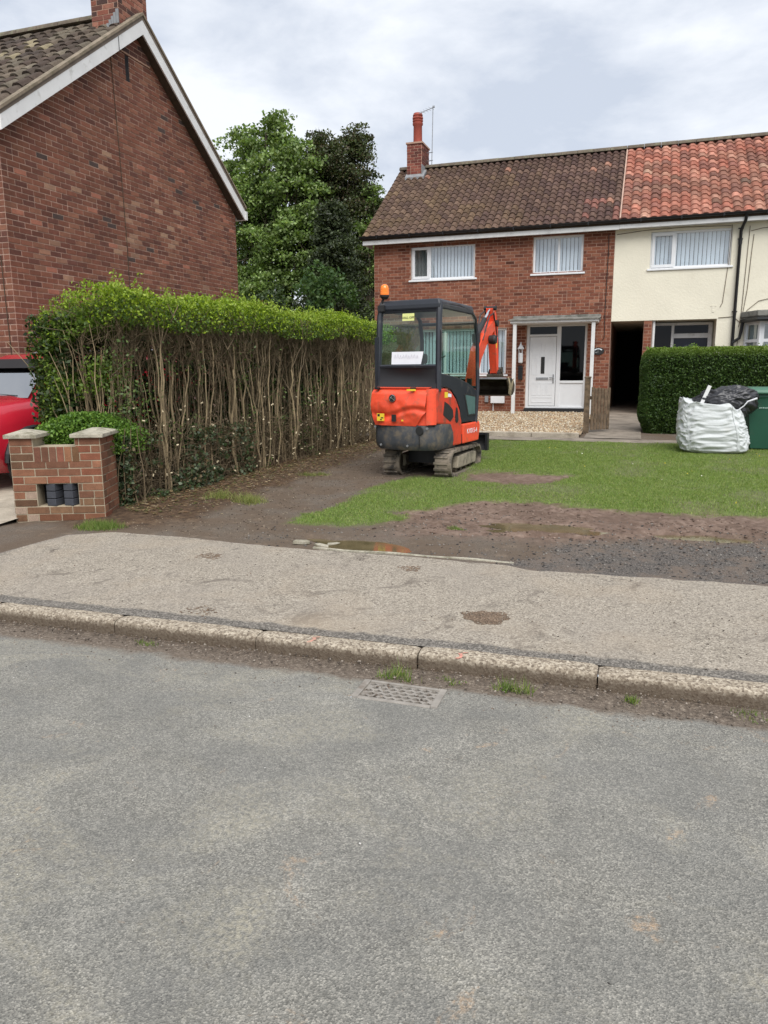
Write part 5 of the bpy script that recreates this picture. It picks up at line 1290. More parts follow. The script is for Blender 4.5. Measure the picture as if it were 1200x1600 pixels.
tree('lime_tree', 'small light green tree showing beside the brown tiled roof', (-10.7, 31.2, .6), 3, .16,
     [(-11.0, 31.0, 7.3, .55, .7, 1.2), (-11.1, 31.0, 5.5, .8, .9, 1.6), (-10.8, 31.2, 8.4, .3, .4, .5), (-11.3, 30.9, 4.0, 1.2, 1, 1.4)],
     12000, .13, [(110, 132, 70), (94, 118, 60), (124, 144, 82)], droop=.3, csz=.38, clump=90)
# dark conifer: tiers of drooping boughs
cf = empty('conifer_tree', (-11.7, 28.6, .6), label='dark spreading conifer at the foot of the taller trees', cat='tree')
mb = MB(); mb.tube([(-11.7, 28.6, .4), (-11.68, 28.6, 4.5), (-11.72, 28.6, 8.2)], [.2, .13, .02], 8); mb.build('trunk', MT['bark'], cf, smooth='all')
Ps, Cs = [], []
for k in range(330):
    h = rng.random() ** .85; z = 1.0 + 7.0 * h; rad = (2.1 * (1 - h) ** .8 + .25) * (.75 + .4 * rng.random()); a = rng.random() * 6.283
    m_ = 110; tt = rng.random(m_) ** .6
    x = -11.7 + rad * tt * math.cos(a) + .16 * rng.normal(size=m_); y = 28.6 + rad * tt * math.sin(a) * .9 + .16 * rng.normal(size=m_)
    zz = z - .35 * rad * tt ** 2 + .06 * rng.normal(size=m_) + .12 * tt
    Ps.append(np.stack([x, y, zz], -1)); Cs.append(cols_mix(m_, [(52, 62, 40), (62, 74, 46), (44, 52, 34), (74, 84, 54)]) * (.8 + .4 * rng.random()))
P = np.concatenate(Ps); link('crown', leaf_mesh('crown', P, .11 + .06 * rng.random(len(P)), np.concatenate(Cs), up=0, aspect=.45), MT['leaf_dark'], cf, kind='stuff')
# laurel in front of the conifer, and low shrubs at the hedge end
def shrub(name, label, c, r, n, size, pal, up=.3):
    sh_ = empty(name, (c[0], c[1], .3), label=label, cat='shrub')
    d = rand_unit(n); rr = rng.random(n) ** .4; P = np.array(c) + d * np.array(r) * rr[:, None]
    P += (np.stack([fbm(P[:, 1] * 2, P[:, 2] * 2), fbm(P[:, 0] * 2, P[:, 2] * 2), fbm(P[:, 0] * 2, P[:, 1] * 2)], -1) - .5) * .8
    g = fbm(P[:, 0] * 2.4 + P[:, 1], P[:, 2] * 2.4); keep = g > .40; P = P[keep]; P = P[P[:, 2] > .3]
    link('leaves', leaf_mesh('leaves', P, size * (.7 + .6 * rng.random(len(P))), cols_mix(len(P), pal), up=up, aspect=.6), MT['leaf'], sh_, kind='stuff')
    link('branches', stems_mesh('branches', [(wob((c[0] + .1 * rng.normal(), c[1] + .1 * rng.normal(), .25), P[rng.integers(0, len(P))], 6, .04), .018, .005) for k in range(24)], 5), MT['bark'], sh_, kind='stuff')
shrub('laurel_shrub', 'mid green laurel bush in front of the dark conifer', (-11.0, 26.2, 3.9), (1.25, 1.0, 1.5), 6000, .15, [(76, 102, 58), (90, 114, 66), (62, 88, 50)])
shrub('elder_shrub', 'dark leafy bush at the far end of the gable wall', (-13.0, 26.0, 2.6), (2.2, 1.2, 2.2), 12000, .13, [(58, 74, 44), (72, 90, 52), (48, 62, 38)])
shrub('pale_shrub', 'pale green sprig poking up beyond the bare hedge', (-7.3, 15.6, 2.55), (.28, .25, .55), 700, .075, [(140, 150, 98), (120, 138, 80), (156, 160, 116)], up=.7)
shrub('russet_shrub', 'reddish brown sprig poking up behind the hedge', (-8.25, 15.9, 2.75), (.28, .2, .32), 420, .075, [(120, 84, 62), (96, 72, 52), (110, 104, 66)], up=.7)
# ---------------------------------------------------------------- grass
def blades(name, x, y, h, w, pal, zf=ground_z, lean=.5, parent=None, mat='grass', **tg):
    n = len(x); z = zf(x, y); a = rng.random(n) * 6.283; la = rng.random(n) * 6.283; L = lean * rng.random(n) * h
    P = np.stack([x, y, z - .003], -1); wv = np.stack([np.cos(a) * w, np.sin(a) * w, 0 * a], -1); tip = P + np.stack([np.cos(la) * L, np.sin(la) * L, h], -1)
    V = np.stack([P - wv, P + wv, tip], 1).reshape(-1, 3); F = np.arange(3 * n).reshape(n, 3)
    cl = cols_mix(n, pal, .25)
    return link(name, np_mesh(name, V, F, cl), MT[mat], parent, kind='stuff', **tg)
n = 560000
x = -3.5 + 8.5 * rng.random(n); y = 6.5 + 8.0 * rng.random(n) ** 1.15
d = lawn_d(x, y); keep = (d > -.03) & (rng.random(n) < .30 + 2.6 * np.clip(d + .03, 0, .3)) & (rng.random(n) < .22 + 2.1 * np.clip(fbm(x * 1.4 + 7, y * 1.4) - .25, 0, 1) ** 1.1 * (.6 + .8 * fbm(x * 6, y * 6)))
x, y = x[keep], y[keep]
pal = [(118, 142, 66), (106, 132, 58), (130, 150, 78), (148, 154, 94), (92, 118, 52), (126, 144, 72)]
blades('lawn_grass', x, y, .012 + .026 * rng.random(len(x)) * (.3 + fbm(x * 1.5, y * 1.5)), .0034, pal, lean=1.5, label='short mown grass of the front lawn with worn patches', cat='grass')
def tuft(cx, cy, r, n, h, lab, pal=((100, 124, 56), (116, 138, 66), (86, 110, 48), (140, 146, 88)), zf=ground_z, lean=.8, cat='grass'):
    a = rng.random(n) * 6.283; q = r * rng.random(n) ** .9; k = rng.integers(0, 5, n); ox = (rng.random(5) - .5) * r * 1.8; oy = (rng.random(5) - .5) * r * .9; x = cx + ox[k] + q * np.cos(a) * .75; y = cy + oy[k] + q * np.sin(a) * .45
    return blades('grass_tuft', x, y, h * (.25 + .75 * rng.random(n)) * (1.15 - .6 * q / r), .0028, list(pal), zf=zf, lean=lean, label=lab, cat=cat)
tuft(-5.05, 5.98, .26, 1500, .11, 'lush green grass tuft at the foot of the small brick wall')
tuft(-4.45, 7.65, .30, 1300, .12, 'pale cut grass lying by the path beside the bare hedge', ((132, 138, 76), (150, 146, 96), (104, 122, 56)), lean=1.6)
tuft(-4.25, 9.6, .22, 500, .07, 'short grass growing on the edge of the hedge path', ((112, 124, 64), (132, 134, 80)), lean=1.4)
tuft(-1.62, 6.82, .10, 260, .05, 'small grass remnant on the mud near the lawn edge')
road0 = lambda x, y: 0 * x - .015
tuft(-1.14, 3.60, .10, 150, .10, 'bright weed tuft between kerb and drain grating', zf=road0, cat='weed')
tuft(-.50, 3.66, .095, 150, .10, 'spiky weed tuft under the kerb right of the grating', zf=road0, cat='weed')
tuft(.07, 3.68, .05, 90, .045, 'small weed tuft under the kerb at the right', zf=road0, cat='weed')
tuft(-2.78, 3.63, .07, 80, .035, 'thin weeds in the gutter at the left', zf=road0, cat='weed')
tuft(.62, 3.68, .10, 90, .035, 'sparse weeds in the gutter at the far right', zf=road0, cat='weed')
tuft(-.86, 3.64, .07, 70, .03, 'tiny weed between grating and spiky tuft', zf=road0, cat='weed')
# clippings and dead leaves strewn under the hedge
n = 5200; y = 6.6 + 7.6 * rng.random(n) ** 1.2; x = HX(y) + .02 + np.abs(rng.normal(size=n)) * .42 - .1
keep = (x < -4.1 - .0 * y) & (inside([(-6.3, 5.7), (-5.1, 6.6), (-5.6, 7.0)], x, y) < 0); x, y = x[keep], y[keep]; n = len(x)
P = np.stack([x, y, ground_z(x, y) + .008 + .012 * rng.random(n)], -1)
lm = leaf_mesh('hedge_litter', P, .035 + .05 * rng.random(n), cols_mix(n, [(128, 108, 78), (96, 78, 56), (150, 134, 104), (92, 98, 58), (112, 86, 62)]), up=0, aspect=.3)
v = np.empty(len(lm.vertices) * 3, np.float32); lm.vertices.foreach_get('co', v); v = v.reshape(-1, 3)
zc = np.repeat(P[:, 2], 4); v[:, 2] = zc + (v[:, 2] - zc) * .25; lm.vertices.foreach_set('co', v.ravel()); lm.update()
link('hedge_litter', lm, MT['leaf_dark'], kind='stuff', label='dead twigs and hedge clippings strewn on bare earth under the hedge', cat='litter')
# daisies and dandelions dotted in the lawn
n = 60; x = -3.0 + 5.5 * rng.random(n); y = 6.8 + 6.5 * rng.random(n); k = lawn_d(x, y) > .1; x, y = x[k], y[k]; n = len(x)
P = np.stack([x, y, ground_z(x, y) + .035], -1); cl = np.where(rng.random((n, 1)) < .45, np.array([lin(214, 190, 60)]), np.array([lin(216, 214, 196)]))
link('lawn_flowers', leaf_mesh('lawn_flowers', P, .016 + .014 * rng.random(n), cl, up=.2, aspect=1), MT['leaf'], kind='stuff', label='daisies and dandelions dotted through the front lawn', cat='flowers')
# ================================================================ small brick wall with two pillars
WA, WB = Vector((-6.075, 5.975, 0)), Vector((-5.24, 6.335, 0)); WU = (WB - WA).normalized(); WN = Vector((WU.y, -WU.x, 0)); WL = (WB - WA).length
WU = WU; zb = .085; chh = .0795
gw = empty('garden_wall', (-5.63, 6.12, .08), label='small brick wall with two capped pillars at the driveway entrance', cat='wall')
PALW = [lin(116, 80, 62), lin(124, 86, 66), lin(106, 74, 58), lin(128, 92, 71), lin(100, 74, 57), lin(120, 76, 58)]
def tint_w(u, z, c):
    if z < .32: c = [c[0] * .82, c[1] * .95, c[2] * .92]
    if u < .22 and z < .42 and random.random() < .5: c = list(lin(150, 130, 114))
    if random.random() < .2: c = [v * 1.15 for v in c]
    return c
MW = Matrix((WU, -WN, Vector((0, 0, 1)))).transposed().to_4x4(); MW.translation = WA
hole = (.235, .655, zb + 2 * chh, zb + 5 * chh)
pw_ = .235; pz1 = zb + 11 * chh; wz1 = zb + 10 * chh - .01
mb = MB(); mb.M = MW
mb.bx(.0, pw_, .0, .33, zb - .1, pz1); mb.bx(WL - pw_ - .02, WL, .0, .54, zb - .1, pz1)
for a_, b_, c_, d_ in ((pw_, WL - pw_ - .02, zb - .1, hole[2]), (pw_, WL - pw_ - .02, hole[3], wz1)): mb.bx(a_, b_, .001, .23, c_, d_)
mb.build('wall_core', MT['mortar_pale'], gw)
BRKB = unit_cube(.03)
sp = sub_spans(lambda z: (0, WL), [hole, (pw_, WL - pw_ - .02, wz1 - .165, 9)])
it = brick_items(WA, WU, WN, sp, zb, pz1, PALW, ch=chh, bl=.232, mj=.0105, tint=tint_w, proud=.005)
# header course on edge along the top of the low panel
k = 0; u = pw_ + .005
while u < WL - pw_ - .03:
    w = .066; B = Matrix((WU * w, WN * .05, Vector((0, 0, .155)))).transposed().to_4x4()
    B.translation = WA + WU * (u + w / 2) + Vector((0, 0, wz1 - .082)) + WN * (-.025 + .006)
    it.append((B, tuple(v * random.uniform(.85, 1.15) for v in random.choice(PALW)))); u += .0765
it += brick_items(WA + WU * WL, -WN, WU, lambda z: [(0, .54)], zb, pz1, PALW, ch=chh, bl=.232, mj=.010, tint=lambda u, z, c: [v * .95 for v in c])
it += brick_items(WA, -WN, -WU, lambda z: [(0, .33)], zb, pz1, PALW, ch=chh, bl=.232, mj=.010)
# panel bricks sit back a little from the pillars
lay_pieces(it, BRKB, 'brick', MT['brick_obj'], MT['brick_attr'], gw, 300)
for u in (.40, .575):
    for k in range(3):
        mb = MB(); mb.M = MW; mb.box((u, .10, hole[2] + chh * (k + .5)), (.105, .20, chh - .007), Matrix.Rotation(R(-18), 3, 'Z')); mb.build('slate_brick', MT['blue_brick'], gw, bevel=.004, seg=1)
mb = MB(); mb.M = MW; mb.bx(.2, .69, .2, .225, hole[2], hole[3]); mb.build('recess_back', MT['dark_void'], gw)
mb = MB(); mb.M = MW; mb.bx(.236, .654, .004, .19, hole[2] - .006, hole[2] + .002); mb.build('recess_sill', MT['mortar_pale'], gw)
for u0, u1, dpt in ((-.04, pw_ + .055, .36), (WL - pw_ - .055, WL + .045, .60)):
    mb = MB(); mb.M = MW; z0 = pz1; uc = (u0 + u1) / 2; vc = dpt / 2 - .02
    rg = [[(u0, -.04, z0 - .002), (u1, -.04, z0 - .002), (u1, dpt, z0 - .002), (u0, dpt, z0 - .002)], [(u0, -.04, z0 + .038), (u1, -.04, z0 + .038), (u1, dpt, z0 + .038), (u0, dpt, z0 + .038)],
          [(uc - .03, vc - .03, z0 + .082), (uc + .03, vc - .03, z0 + .082), (uc + .03, vc + .03, z0 + .082), (uc - .03, vc + .03, z0 + .082)]]
    mb.loft(rg); mb.build('cap_stone', MT['capstone'], gw, bevel=.008)
# ================================================================ the mini excavator
EX = empty('mini_excavator', (-2.76, 10.56, .158), R(-4), off=False, label='orange and black mini excavator with cab parked on the lawn edge', cat='excavator')
MU = Matrix.Rotation(R(-8), 4, 'Z'); MBM = MU @ Matrix.Translation((.235, .62, 0)) @ Matrix.Rotation(R(6), 4, 'Z')
def U_():
    m_ = MB(); m_.M = MU; return m_
def stadium(L, r0, r1, zc0, zc1, n=12):
    """side outline of a track: rear wheel centre at y=-L, front at y=L"""
    pts = []
    for k in range(n + 1): a = -math.pi / 2 + math.pi * k / n; pts.append((L + r1 * math.cos(a), zc1 + r1 * math.sin(a)))
    for k in range(n + 1): a = math.pi / 2 + math.pi * k / n; pts.append((-L + r0 * math.cos(a), zc0 + r0 * math.sin(a)))
    return pts
for sx in (-1, 1):
    xc = sx * .375; hw = .115
    o_ = stadium(.61, .185, .175, .185, .175, 14); i_ = stadium(.61, .150, .140, .185, .175, 14)
    mb = MB(); n = len(o_)
    ra = [mb.pt((xc - hw, p[0], p[1])) for p in o_]; rb = [mb.pt((xc + hw, p[0], p[1])) for p in o_]
    rc = [mb.pt((xc - hw, p[0], p[1])) for p in i_]; rd = [mb.pt((xc + hw, p[0], p[1])) for p in i_]
    for k in range(n):
        j = (k + 1) % n
        mb.f += [(ra[k], ra[j], rb[j], rb[k]), (rc[j], rc[k], rd[k], rd[j]), (ra[j], ra[k], rc[k], rc[j]), (rb[k], rb[j], rd[j], rd[k])]
    per = []
    for k in range(n):
        p, q = Vector(o_[k]), Vector(o_[(k + 1) % n]); L_ = (q - p).length; m_ = max(1, int(L_ / .075))
        for j in range(m_):
            per.append((p.lerp(q, (j + .5) / m_), math.atan2((q - p).y, (q - p).x)))
    for k, (p, a) in enumerate(per):
        if k % 2 == 0 or abs(p.x) < .55:
            mb.box((xc + (.03 if k % 2 else -.03), p.x, p.y), (hw * 1.7, .032, .035), Matrix.Rotation(a, 3, 'X'))
    tk = mb.build('track_belt', MT['rubber'], EX)
    mb = MB(); mb.prism([(-.42, .10), (.50, .09), (.52, .25), (.30, .275), (-.40, .265)], 'x', xc - .06, xc + sx * .105 if sx > 0 else xc + .06)
    mb.build('track_frame', MT['track_frame'], tk, bevel=.015)
    for yy, r in ((-.61, .142), (.61, .132)):
        mb = MB(); mb.lathe([(.03, -.075), (r * .55, -.07), (r, -.05), (r, .05), (r * .55, .07), (.03, .075)], (xc, yy, .18), 18, 'x'); mb.build('sprocket' if yy < 0 else 'idler', MT['steel_mud'], tk, smooth=True)
    mb = MB()
    for yy in (-.35, -.12, .12, .35): mb.lathe([(.05, -.06), (.05, .06)], (xc, yy, .075), 12, 'x')
    mb.build('rollers', MT['steel_mud'], tk, smooth=True)
mb = MB(); mb.bx(-.26, .26, -.42, .45, .16, .34); mb.lathe([(.30, .34), (.30, .43)], (0, 0, 0), 24); mb.build('undercarriage', MT['black_plastic'], EX)
mb = MB(); mb.bx(-.30, -.22, .45, 1.12, .24, .32); mb.bx(.22, .30, .45, 1.12, .24, .32); bl = mb.build('blade_arms', MT['black_plastic'], EX)
mb = MB(); mb.grid(lambda u, v: (-.50 + 1.0 * u, 1.10 + .05 * math.sin(math.pi * v) * 1.0, .20 + .27 * v), 2, 8); mb.grid(lambda u, v: (-.50 + 1.0 * u, 1.125 + .05 * math.sin(math.pi * v), .20 + .27 * v), 2, 8)
mb.bx(-.505, -.47, 1.06, 1.17, .2, .47); mb.bx(.47, .505, 1.06, 1.17, .2, .47); mb.bx(-.5, .5, 1.09, 1.13, .44, .475)
mb.build('dozer_blade', MT['black_plastic'], EX)
# upper structure
plan = [(-.485, -.30), (-.49, -.78), (-.46, -.92), (-.38, -1.0), (-.22, -1.045), (0, -1.06), (.22, -1.045), (.38, -1.0), (.46, -.92), (.49, -.78), (.485, -.30)]
mb = U_(); mb.loft([[(x * .93, y * .96, .395) for x, y in plan], [(x * .985, y * .99, .44) for x, y in plan], [(x, y, .50) for x, y in plan], [(x, y, .72) for x, y in plan], [(x * .98, y * .985, .745) for x, y in plan]])
cw = mb.build('counterweight', MT['panel_grey'], EX, smooth=True)
mb = U_(); mb.lathe([(.055, -.012), (.062, 0), (.045, .012), (.03, .004), (.004, .002)], (.285, -1.032, .665), 18, 'y'); mb.build('tow_hole', MT['ink'], cw)
mb = U_(); mb.tube([(.285, -1.046, .60), (.292, -1.046, .50), (.285, -1.03, .43)], .005, 4); mb.build('panel_gap', MT['ink'], cw)
mb = U_(); mb.bx(-.47, .47, -.78, .52, .42, .56); mb.build('deck', MT['black_plastic'], EX, bevel=.02)
def yrear(x): return -1.055 + .35 * abs(x) ** 2.6
# bonnet: dented pressed panel
def bon(u, v):
    z = .725 + .50 * v; xr = .395 if z > .93 else .395 - (.93 - z) * .75; xl = -.455 + (.0 if z > .93 else (.93 - z) * .25)
    x = xl + (xr - xl) * u
    y = yrear(x) - .012 - .035 * math.sin(math.pi * min(1, v * 1.05)) + (.07 * max(0, v - .86) / .14)
    d = float(fbm(x * 7 + 3, z * 7, 3)) - .5; zl = .90 + .05 * math.sin(x * 7)
    y += .034 * d * (1 if z < 1.06 else .3)
    y += .030 * math.exp(-((z - zl) / .035) ** 2) * (1 if x > -.35 else .4)            # crease where it has been pushed in
    y += .020 * math.exp(-((z - .86) / .07) ** 2 - ((x + .28) / .10) ** 2) + .022 * math.exp(-((z - .84) / .06) ** 2 - ((x - .08) / .11) ** 2)
    return (x, y, z)
mb = U_(); mb.grid(bon, 44, 34); bn = mb.build('bonnet', MT['orange'], EX, smooth='all')
mb = U_(); mb.grid(lambda u, v: (-.455 + .85 * u, yrear(-.455 + .85 * u) + .02 + .11 * v, 1.222 + .012 * v), 12, 3); mb.build('bonnet_top', MT['orange'], bn)
mb = U_(); mb.bx(-.48, .46, -.95, -.60, .72, 1.205); mb.build('engine_bay', MT['black_plastic'], EX)
# right side cover, swept round the engine
def side_poly(): return [(-.80, .745), (-.93, .76), (-.955, 1.16), (-.90, 1.215), (-.66, 1.215), (-.48, 1.165), (-.33, 1.06), (-.20, .90), (-.14, .74), (-.13, .42), (-.40, .42), (-.44, .60), (-.52, .72)]
mb = U_(); mb.prism(side_poly(), 'x', .40, .487); sc_ = mb.build('side_cover', MT['orange_worn'], EX, bevel=.022)
mb = U_(); mb.grid(lambda u, v: (.385 + .098 * math.sin(u * 1.5708), -1.035 + .105 * (1 - math.cos(u * 1.5708)), .745 + .47 * v), 8, 6); mb.grid(lambda u, v: (.385 + .098 * u, -1.0 + .06 * u * u + .3 * v, 1.216), 4, 2); mb.grid(lambda u, v: (.20 + .20 * u, yrear(.20 + .20 * u) + .02, .735 + .25 * v), 4, 4); mb.build('corner_cover', MT['orange'], EX, smooth='all')
mb = U_(); mb.prism([(-.74, .86), (-.70, 1.04), (-.58, 1.0), (-.44, .92), (-.42, .82), (-.52, .76)], 'x', .482, .4905); mb.build('grille', MT['ink'], sc_)
mb = U_(); mb.prism([(-.37, .80), (-.34, .95), (-.29, .93), (-.26, .80)], 'x', .482, .4905); mb.build('vent', MT['hose'], sc_)
mb = U_(); mb.lathe([(.045, -.004), (.05, .006), (.03, .008)], (.486, -.31, .78), 14, 'x'); mb.build('filler_cap', MT['ink'], sc_)
mb = U_(); mb.prism([(-.08, .42), (-.10, .70), (.50, .705), (.52, .62), (.47, .43)], 'x', .44, .486); sk = mb.build('side_skirt', MT['orange'], EX, bevel=.02)
mb = U_(); mb.prism([(-.5, .42), (-.5, .70), (.50, .705), (.52, .62), (.47, .43)], 'x', -.486, -.44); mb.build('side_skirt', MT['orange'], EX, bevel=.02)
# cab: frame, roof, glass
CR, CF = -.80, .44
mb = U_()
xs_ = .455
prof = [(CR - .03, 1.20), (CR - .02, 1.5), (CR, 2.10), (CR + .04, 2.22)]
for sx in (-1, 1):
    mb.tube([(sx * .465, CR - .045, 1.18), (sx * .46, CR - .03, 1.55), (sx * .45, CR, 2.17), (sx * .44, CR + .04, 2.31)], .043, 8)
    mb.tube([(sx * .46, .40, .68), (sx * .462, .455, 1.2), (sx * .452, .44, 1.90), (sx * .445, .36, 2.17), (sx * .44, .20, 2.28), (sx * .44, -.2, 2.325), (sx * .44, CR + .05, 2.32)], .030, 8)
mb.tube([(-.46, CR - .035, 1.505), (.46, CR - .035, 1.505)], .028, 6); mb.tube([(-.45, CR + .02, 2.235), (.45, CR + .02, 2.235)], .030, 6); mb.tube([(-.45, .40, 2.12), (.45, .40, 2.12)], .024, 6); mb.tube([(-.46, .46, 1.2), (.46, .46, 1.2)], .022, 6)
mb.bx(-.485, -.44, CR - .09, CR - .01, .98, 1.9)
cabf = mb.build('cab_frame', MT['cab_steel'], EX, smooth=True)
mb = U_()
rp = [(-.465, CR - .02), (.465, CR - .02), (.465, .26), (.40, .36), (-.40, .36), (-.465, .26)]
mb.loft([[(x, y, 2.245 + (0 if y < 0 else -.03)) for x, y in rp], [(x * 1.01, y * 1.0, 2.31 + (0 if y < 0 else -.03)) for x, y in rp], [(x * .96, y * .97, 2.378 - (.035 if y > 0 else 0)) for x, y in rp]])
mb.build('cab_roof', MT['cab_steel'], EX, bevel=.022)
mb = U_(); mb.grid(lambda u, v: (-.455 + .91 * u, CR - .05 - .05 * (1 - v) ** 2 + .05 * math.sin(math.pi * u) * math.sin(math.pi * v), 1.20 + .30 * v), 10, 6); mb.build('rear_panel', MT['black_plastic'], EX, smooth='all')
mb = U_(); mb.prism([(-.84, 1.2), (-.82, 1.42), (-.30, 1.36), (.10, 1.27), (.44, 1.15), (.45, .72), (-.10, .72), (-.16, .92), (-.29, 1.08), (-.45, 1.19), (-.64, 1.235)], 'x', .44, .468)
dp = mb.build('cab_side_panel', MT['cab_steel'], EX, bevel=.008)
mb = U_(); mb.prism([(.10, .80), (-.03, 1.10), (.0, 1.13), (.37, 1.09), (.38, .80)], 'x', .466, .4725); mb.build('lower_window_rubber', MT['ink'], dp)
mb = U_(); mb.prism([(.13, .825), (.01, 1.09), (.03, 1.105), (.345, 1.065), (.35, .825)], 'x', .4727, .4745); mb.build('lower_window', pbr('green_glass', (.10, .17, .16), .08, .15, 4, spec=.7), dp)
mb = U_(); mb.prism([(-.84, 1.2), (-.82, 1.42), (.10, 1.27), (.44, 1.15), (.45, .72), (-.5, .72)], 'x', -.468, -.44); mb.build('cab_side_panel', MT['cab_steel'], EX, bevel=.008)
mb = U_(); mb.quad((-.43, CR - .028, 1.53), (.41, CR - .028, 1.53), (.405, CR + .002, 2.21), (-.42, CR + .002, 2.21)); rw = mb.build('rear_window', MT['glass_cab'], EX)
sidep = [(CR + .02, 1.42), (-.3, 1.36), (.1, 1.27), (.43, 1.17), (.44, 1.6), (.42, 1.92), (.33, 2.15), (.18, 2.25), (CR + .04, 2.29)]
for sx in (1, -1):
    mb = U_(); mb.f.append(tuple(mb.pt((sx * .458, y, z)) for y, z in sidep)); mb.build('side_window', MT['glass_cab'], EX)
mb = U_(); mb.quad((-.44, .46, 1.2), (.44, .46, 1.2), (.44, .42, 2.12), (-.44, .42, 2.12)); mb.build('windscreen', MT['glass_cab'], EX)
# paper in the rear window, label, wipers
mb = U_(); mb.quad((-.255, CR - .036, 1.535), (.20, CR - .036, 1.535), (.235, CR - .028, 1.70), (-.25, CR - .028, 1.70)); pp = mb.build('paper_notice', MT['paper'], rw)
mb = U_()
for k in range(9):
    x = -.21 + .042 * k; z = 1.645 + .008 * math.sin(k * 2.1); mb.tube([(x, CR - .036, z - .03), (x + .018, CR - .036, z + .02), (x + .03, CR - .036, z - .03)], .0022, 3)
mb.build('handwriting', pbr('pencil', (.50, .48, .54), .9, .2, 20), pp)
mb = U_(); mb.quad((-.095, CR - .014, 2.105), (.085, CR - .014, 2.105), (.085, CR - .008, 2.20), (-.095, CR - .008, 2.20)); lbl = mb.build('warning_label', MT['lemon'], rw)
def text(name, body, size, mat, parent, mtx, align='CENTER'):
    cu = bpy.data.curves.new(name, 'FONT'); cu.body = body; cu.size = size; cu.align_x = align; cu.align_y = 'CENTER'; cu.extrude = .0006
    tmp = bpy.data.objects.new(name + '_src', cu); C.objects.link(tmp); me = bpy.data.meshes.new_from_object(tmp); bpy.data.objects.remove(tmp)
    me.materials.clear(); me.materials.append(mat); o = bpy.data.objects.new(name, me); C.objects.link(o); o.parent = parent; o.matrix_basis = mtx; return o
RXr = Matrix.Rotation(R(90), 4, 'X')          # reads from -y
text('label_text', 'HALL OFF', .042, MT['ink'], lbl, MU @ Matrix.Translation((-.005, CR - .017, 2.145)) @ RXr)
SIDE = Matrix.Rotation(R(90), 4, 'Z') @ RXr  # reads from +x
mk_ = text('model_number', 'KX015-4', .098, MT['paper'], sk, MU @ Matrix.Translation((.4885, .22, .585)) @ SIDE)
mb = U_(); mb.lathe([(.001, -.012), (.048, -.010), (.052, -.002), (.05, .004)], (-.09, yrear(-.09) - .045, 1.09), 22, 'y'); em = mb.build('emblem', MT['ink'], bn)
mb = U_(); yy = yrear(-.09) - .0585
for pts in ([(-.125, 1.06), (-.11, 1.10), (-.08, 1.122), (-.06, 1.115)], [(-.105, 1.095), (-.075, 1.085), (-.05, 1.06)], [(-.095, 1.085), (-.06, 1.10)]): mb.tube([(x, yy, z) for x, z in pts], .006, 4)
mb.tube([(-.09 + .046 * math.cos(6.283 * k / 20), yy + .002, 1.09 + .046 * math.sin(6.283 * k / 20)) for k in range(21)], .003, 4)
mb.build('emblem_mark', MT['chrome'], em)
for nm, x0_, x1_, z0_, z1_, m_ in (('sticker', -.335, -.225, .785, .885, 'yellow'), ('sticker', .05, .075, .79, .81, 'yellow'), ('latch', -.10, -.035, .78, .875, 'ink'), ('sticker', .13, .26, 1.190, 1.213, 'yellow')):
    mb = U_(); yq = min(bon(.5, max(0, (z0_ - .725) / .5))[1], yrear((x0_ + x1_) / 2) - .05) - .004
    mb.bx(x0_, x1_, yq, yq + .012, z0_, z1_); st_ = mb.build(nm, MT[m_], bn)
    if nm == 'sticker' and z1_ - z0_ > .05:
        mb = U_(); mb.bx(x0_ + .01, x0_ + .045, yq - .001, yq, z0_ + .06, z1_ - .008); mb.bx(x0_ + .06, x1_ - .01, yq - .001, yq, z0_ + .035, z0_ + .05); mb.bx(x0_ + .05, x0_ + .075, yq - .001, yq, z0_ + .01, z0_ + .028); mb.build('sticker_print', MT['ink'], st_)
mb = U_(); mb.prism([(-.70, 1.09), (-.70, 1.165), (-.60, 1.165), (-.60, 1.09)], 'x', .4875, .489); mb.build('sticker', MT['yellow'], sc_)
mb = U_(); mb.prism([(-.595, 1.10), (-.595, 1.145), (-.49, 1.135), (-.49, 1.09)], 'x', .4875, .489); mb.build('sticker', MT['paper'], sc_)
# inside the cab: seat, consoles, levers, blind
mb = U_(); mb.bx(-.24, .22, -.52, -.02, .78, .92); mb.box((-.01, -.50, 1.22), (.44, .12, .62), Matrix.Rotation(R(8), 3, 'X')); mb.bx(-.14, .12, -.56, -.46, 1.54, 1.68); mb.build('seat', MT['black_plastic'], EX, bevel=.04)
mb = U_(); mb.bx(.26, .42, -.40, .10, .72, 1.08); mb.bx(-.42, -.28, -.40, .10, .72, 1.08); mb.tube([(.33, .06, 1.05), (.33, .09, 1.36)], .016, 6); mb.tube([(-.34, .06, 1.05), (-.34, .09, 1.36)], .016, 6); mb.bx(.22, .28, .30, .34, 1.15, 1.33); mb.bx(.36, .42, .30, .34, 1.15, 1.33)
mb.tube([(-.12, .30, .7), (-.12, .32, 1.50), (-.08, .32, 1.62), (0, .32, 1.66)], .009, 5); mb.tube([(.06, .30, .7), (.06, .32, 1.4)], .012, 5)
mb.build('controls', MT['black_plastic'], EX)
for bx__, bz__ in ((-.40, .70), (-.30, .46), (.12, .46), (.40, .70)):
    mb = U_(); mb.lathe([(.016, -.008), (.016, .004), (.008, .006)], (bx__, yrear(bx__) - .012, bz__), 6, 'y'); mb.build('bolt', MT['metal_grey'], cw)
for hx__ in (-.36, .20):
    mb = U_(); mb.bx(hx__ - .03, hx__ + .03, yrear(hx__) - .035, yrear(hx__) + .02, 1.205, 1.235); mb.build('hinge', MT['black_plastic'], bn, bevel=.004)
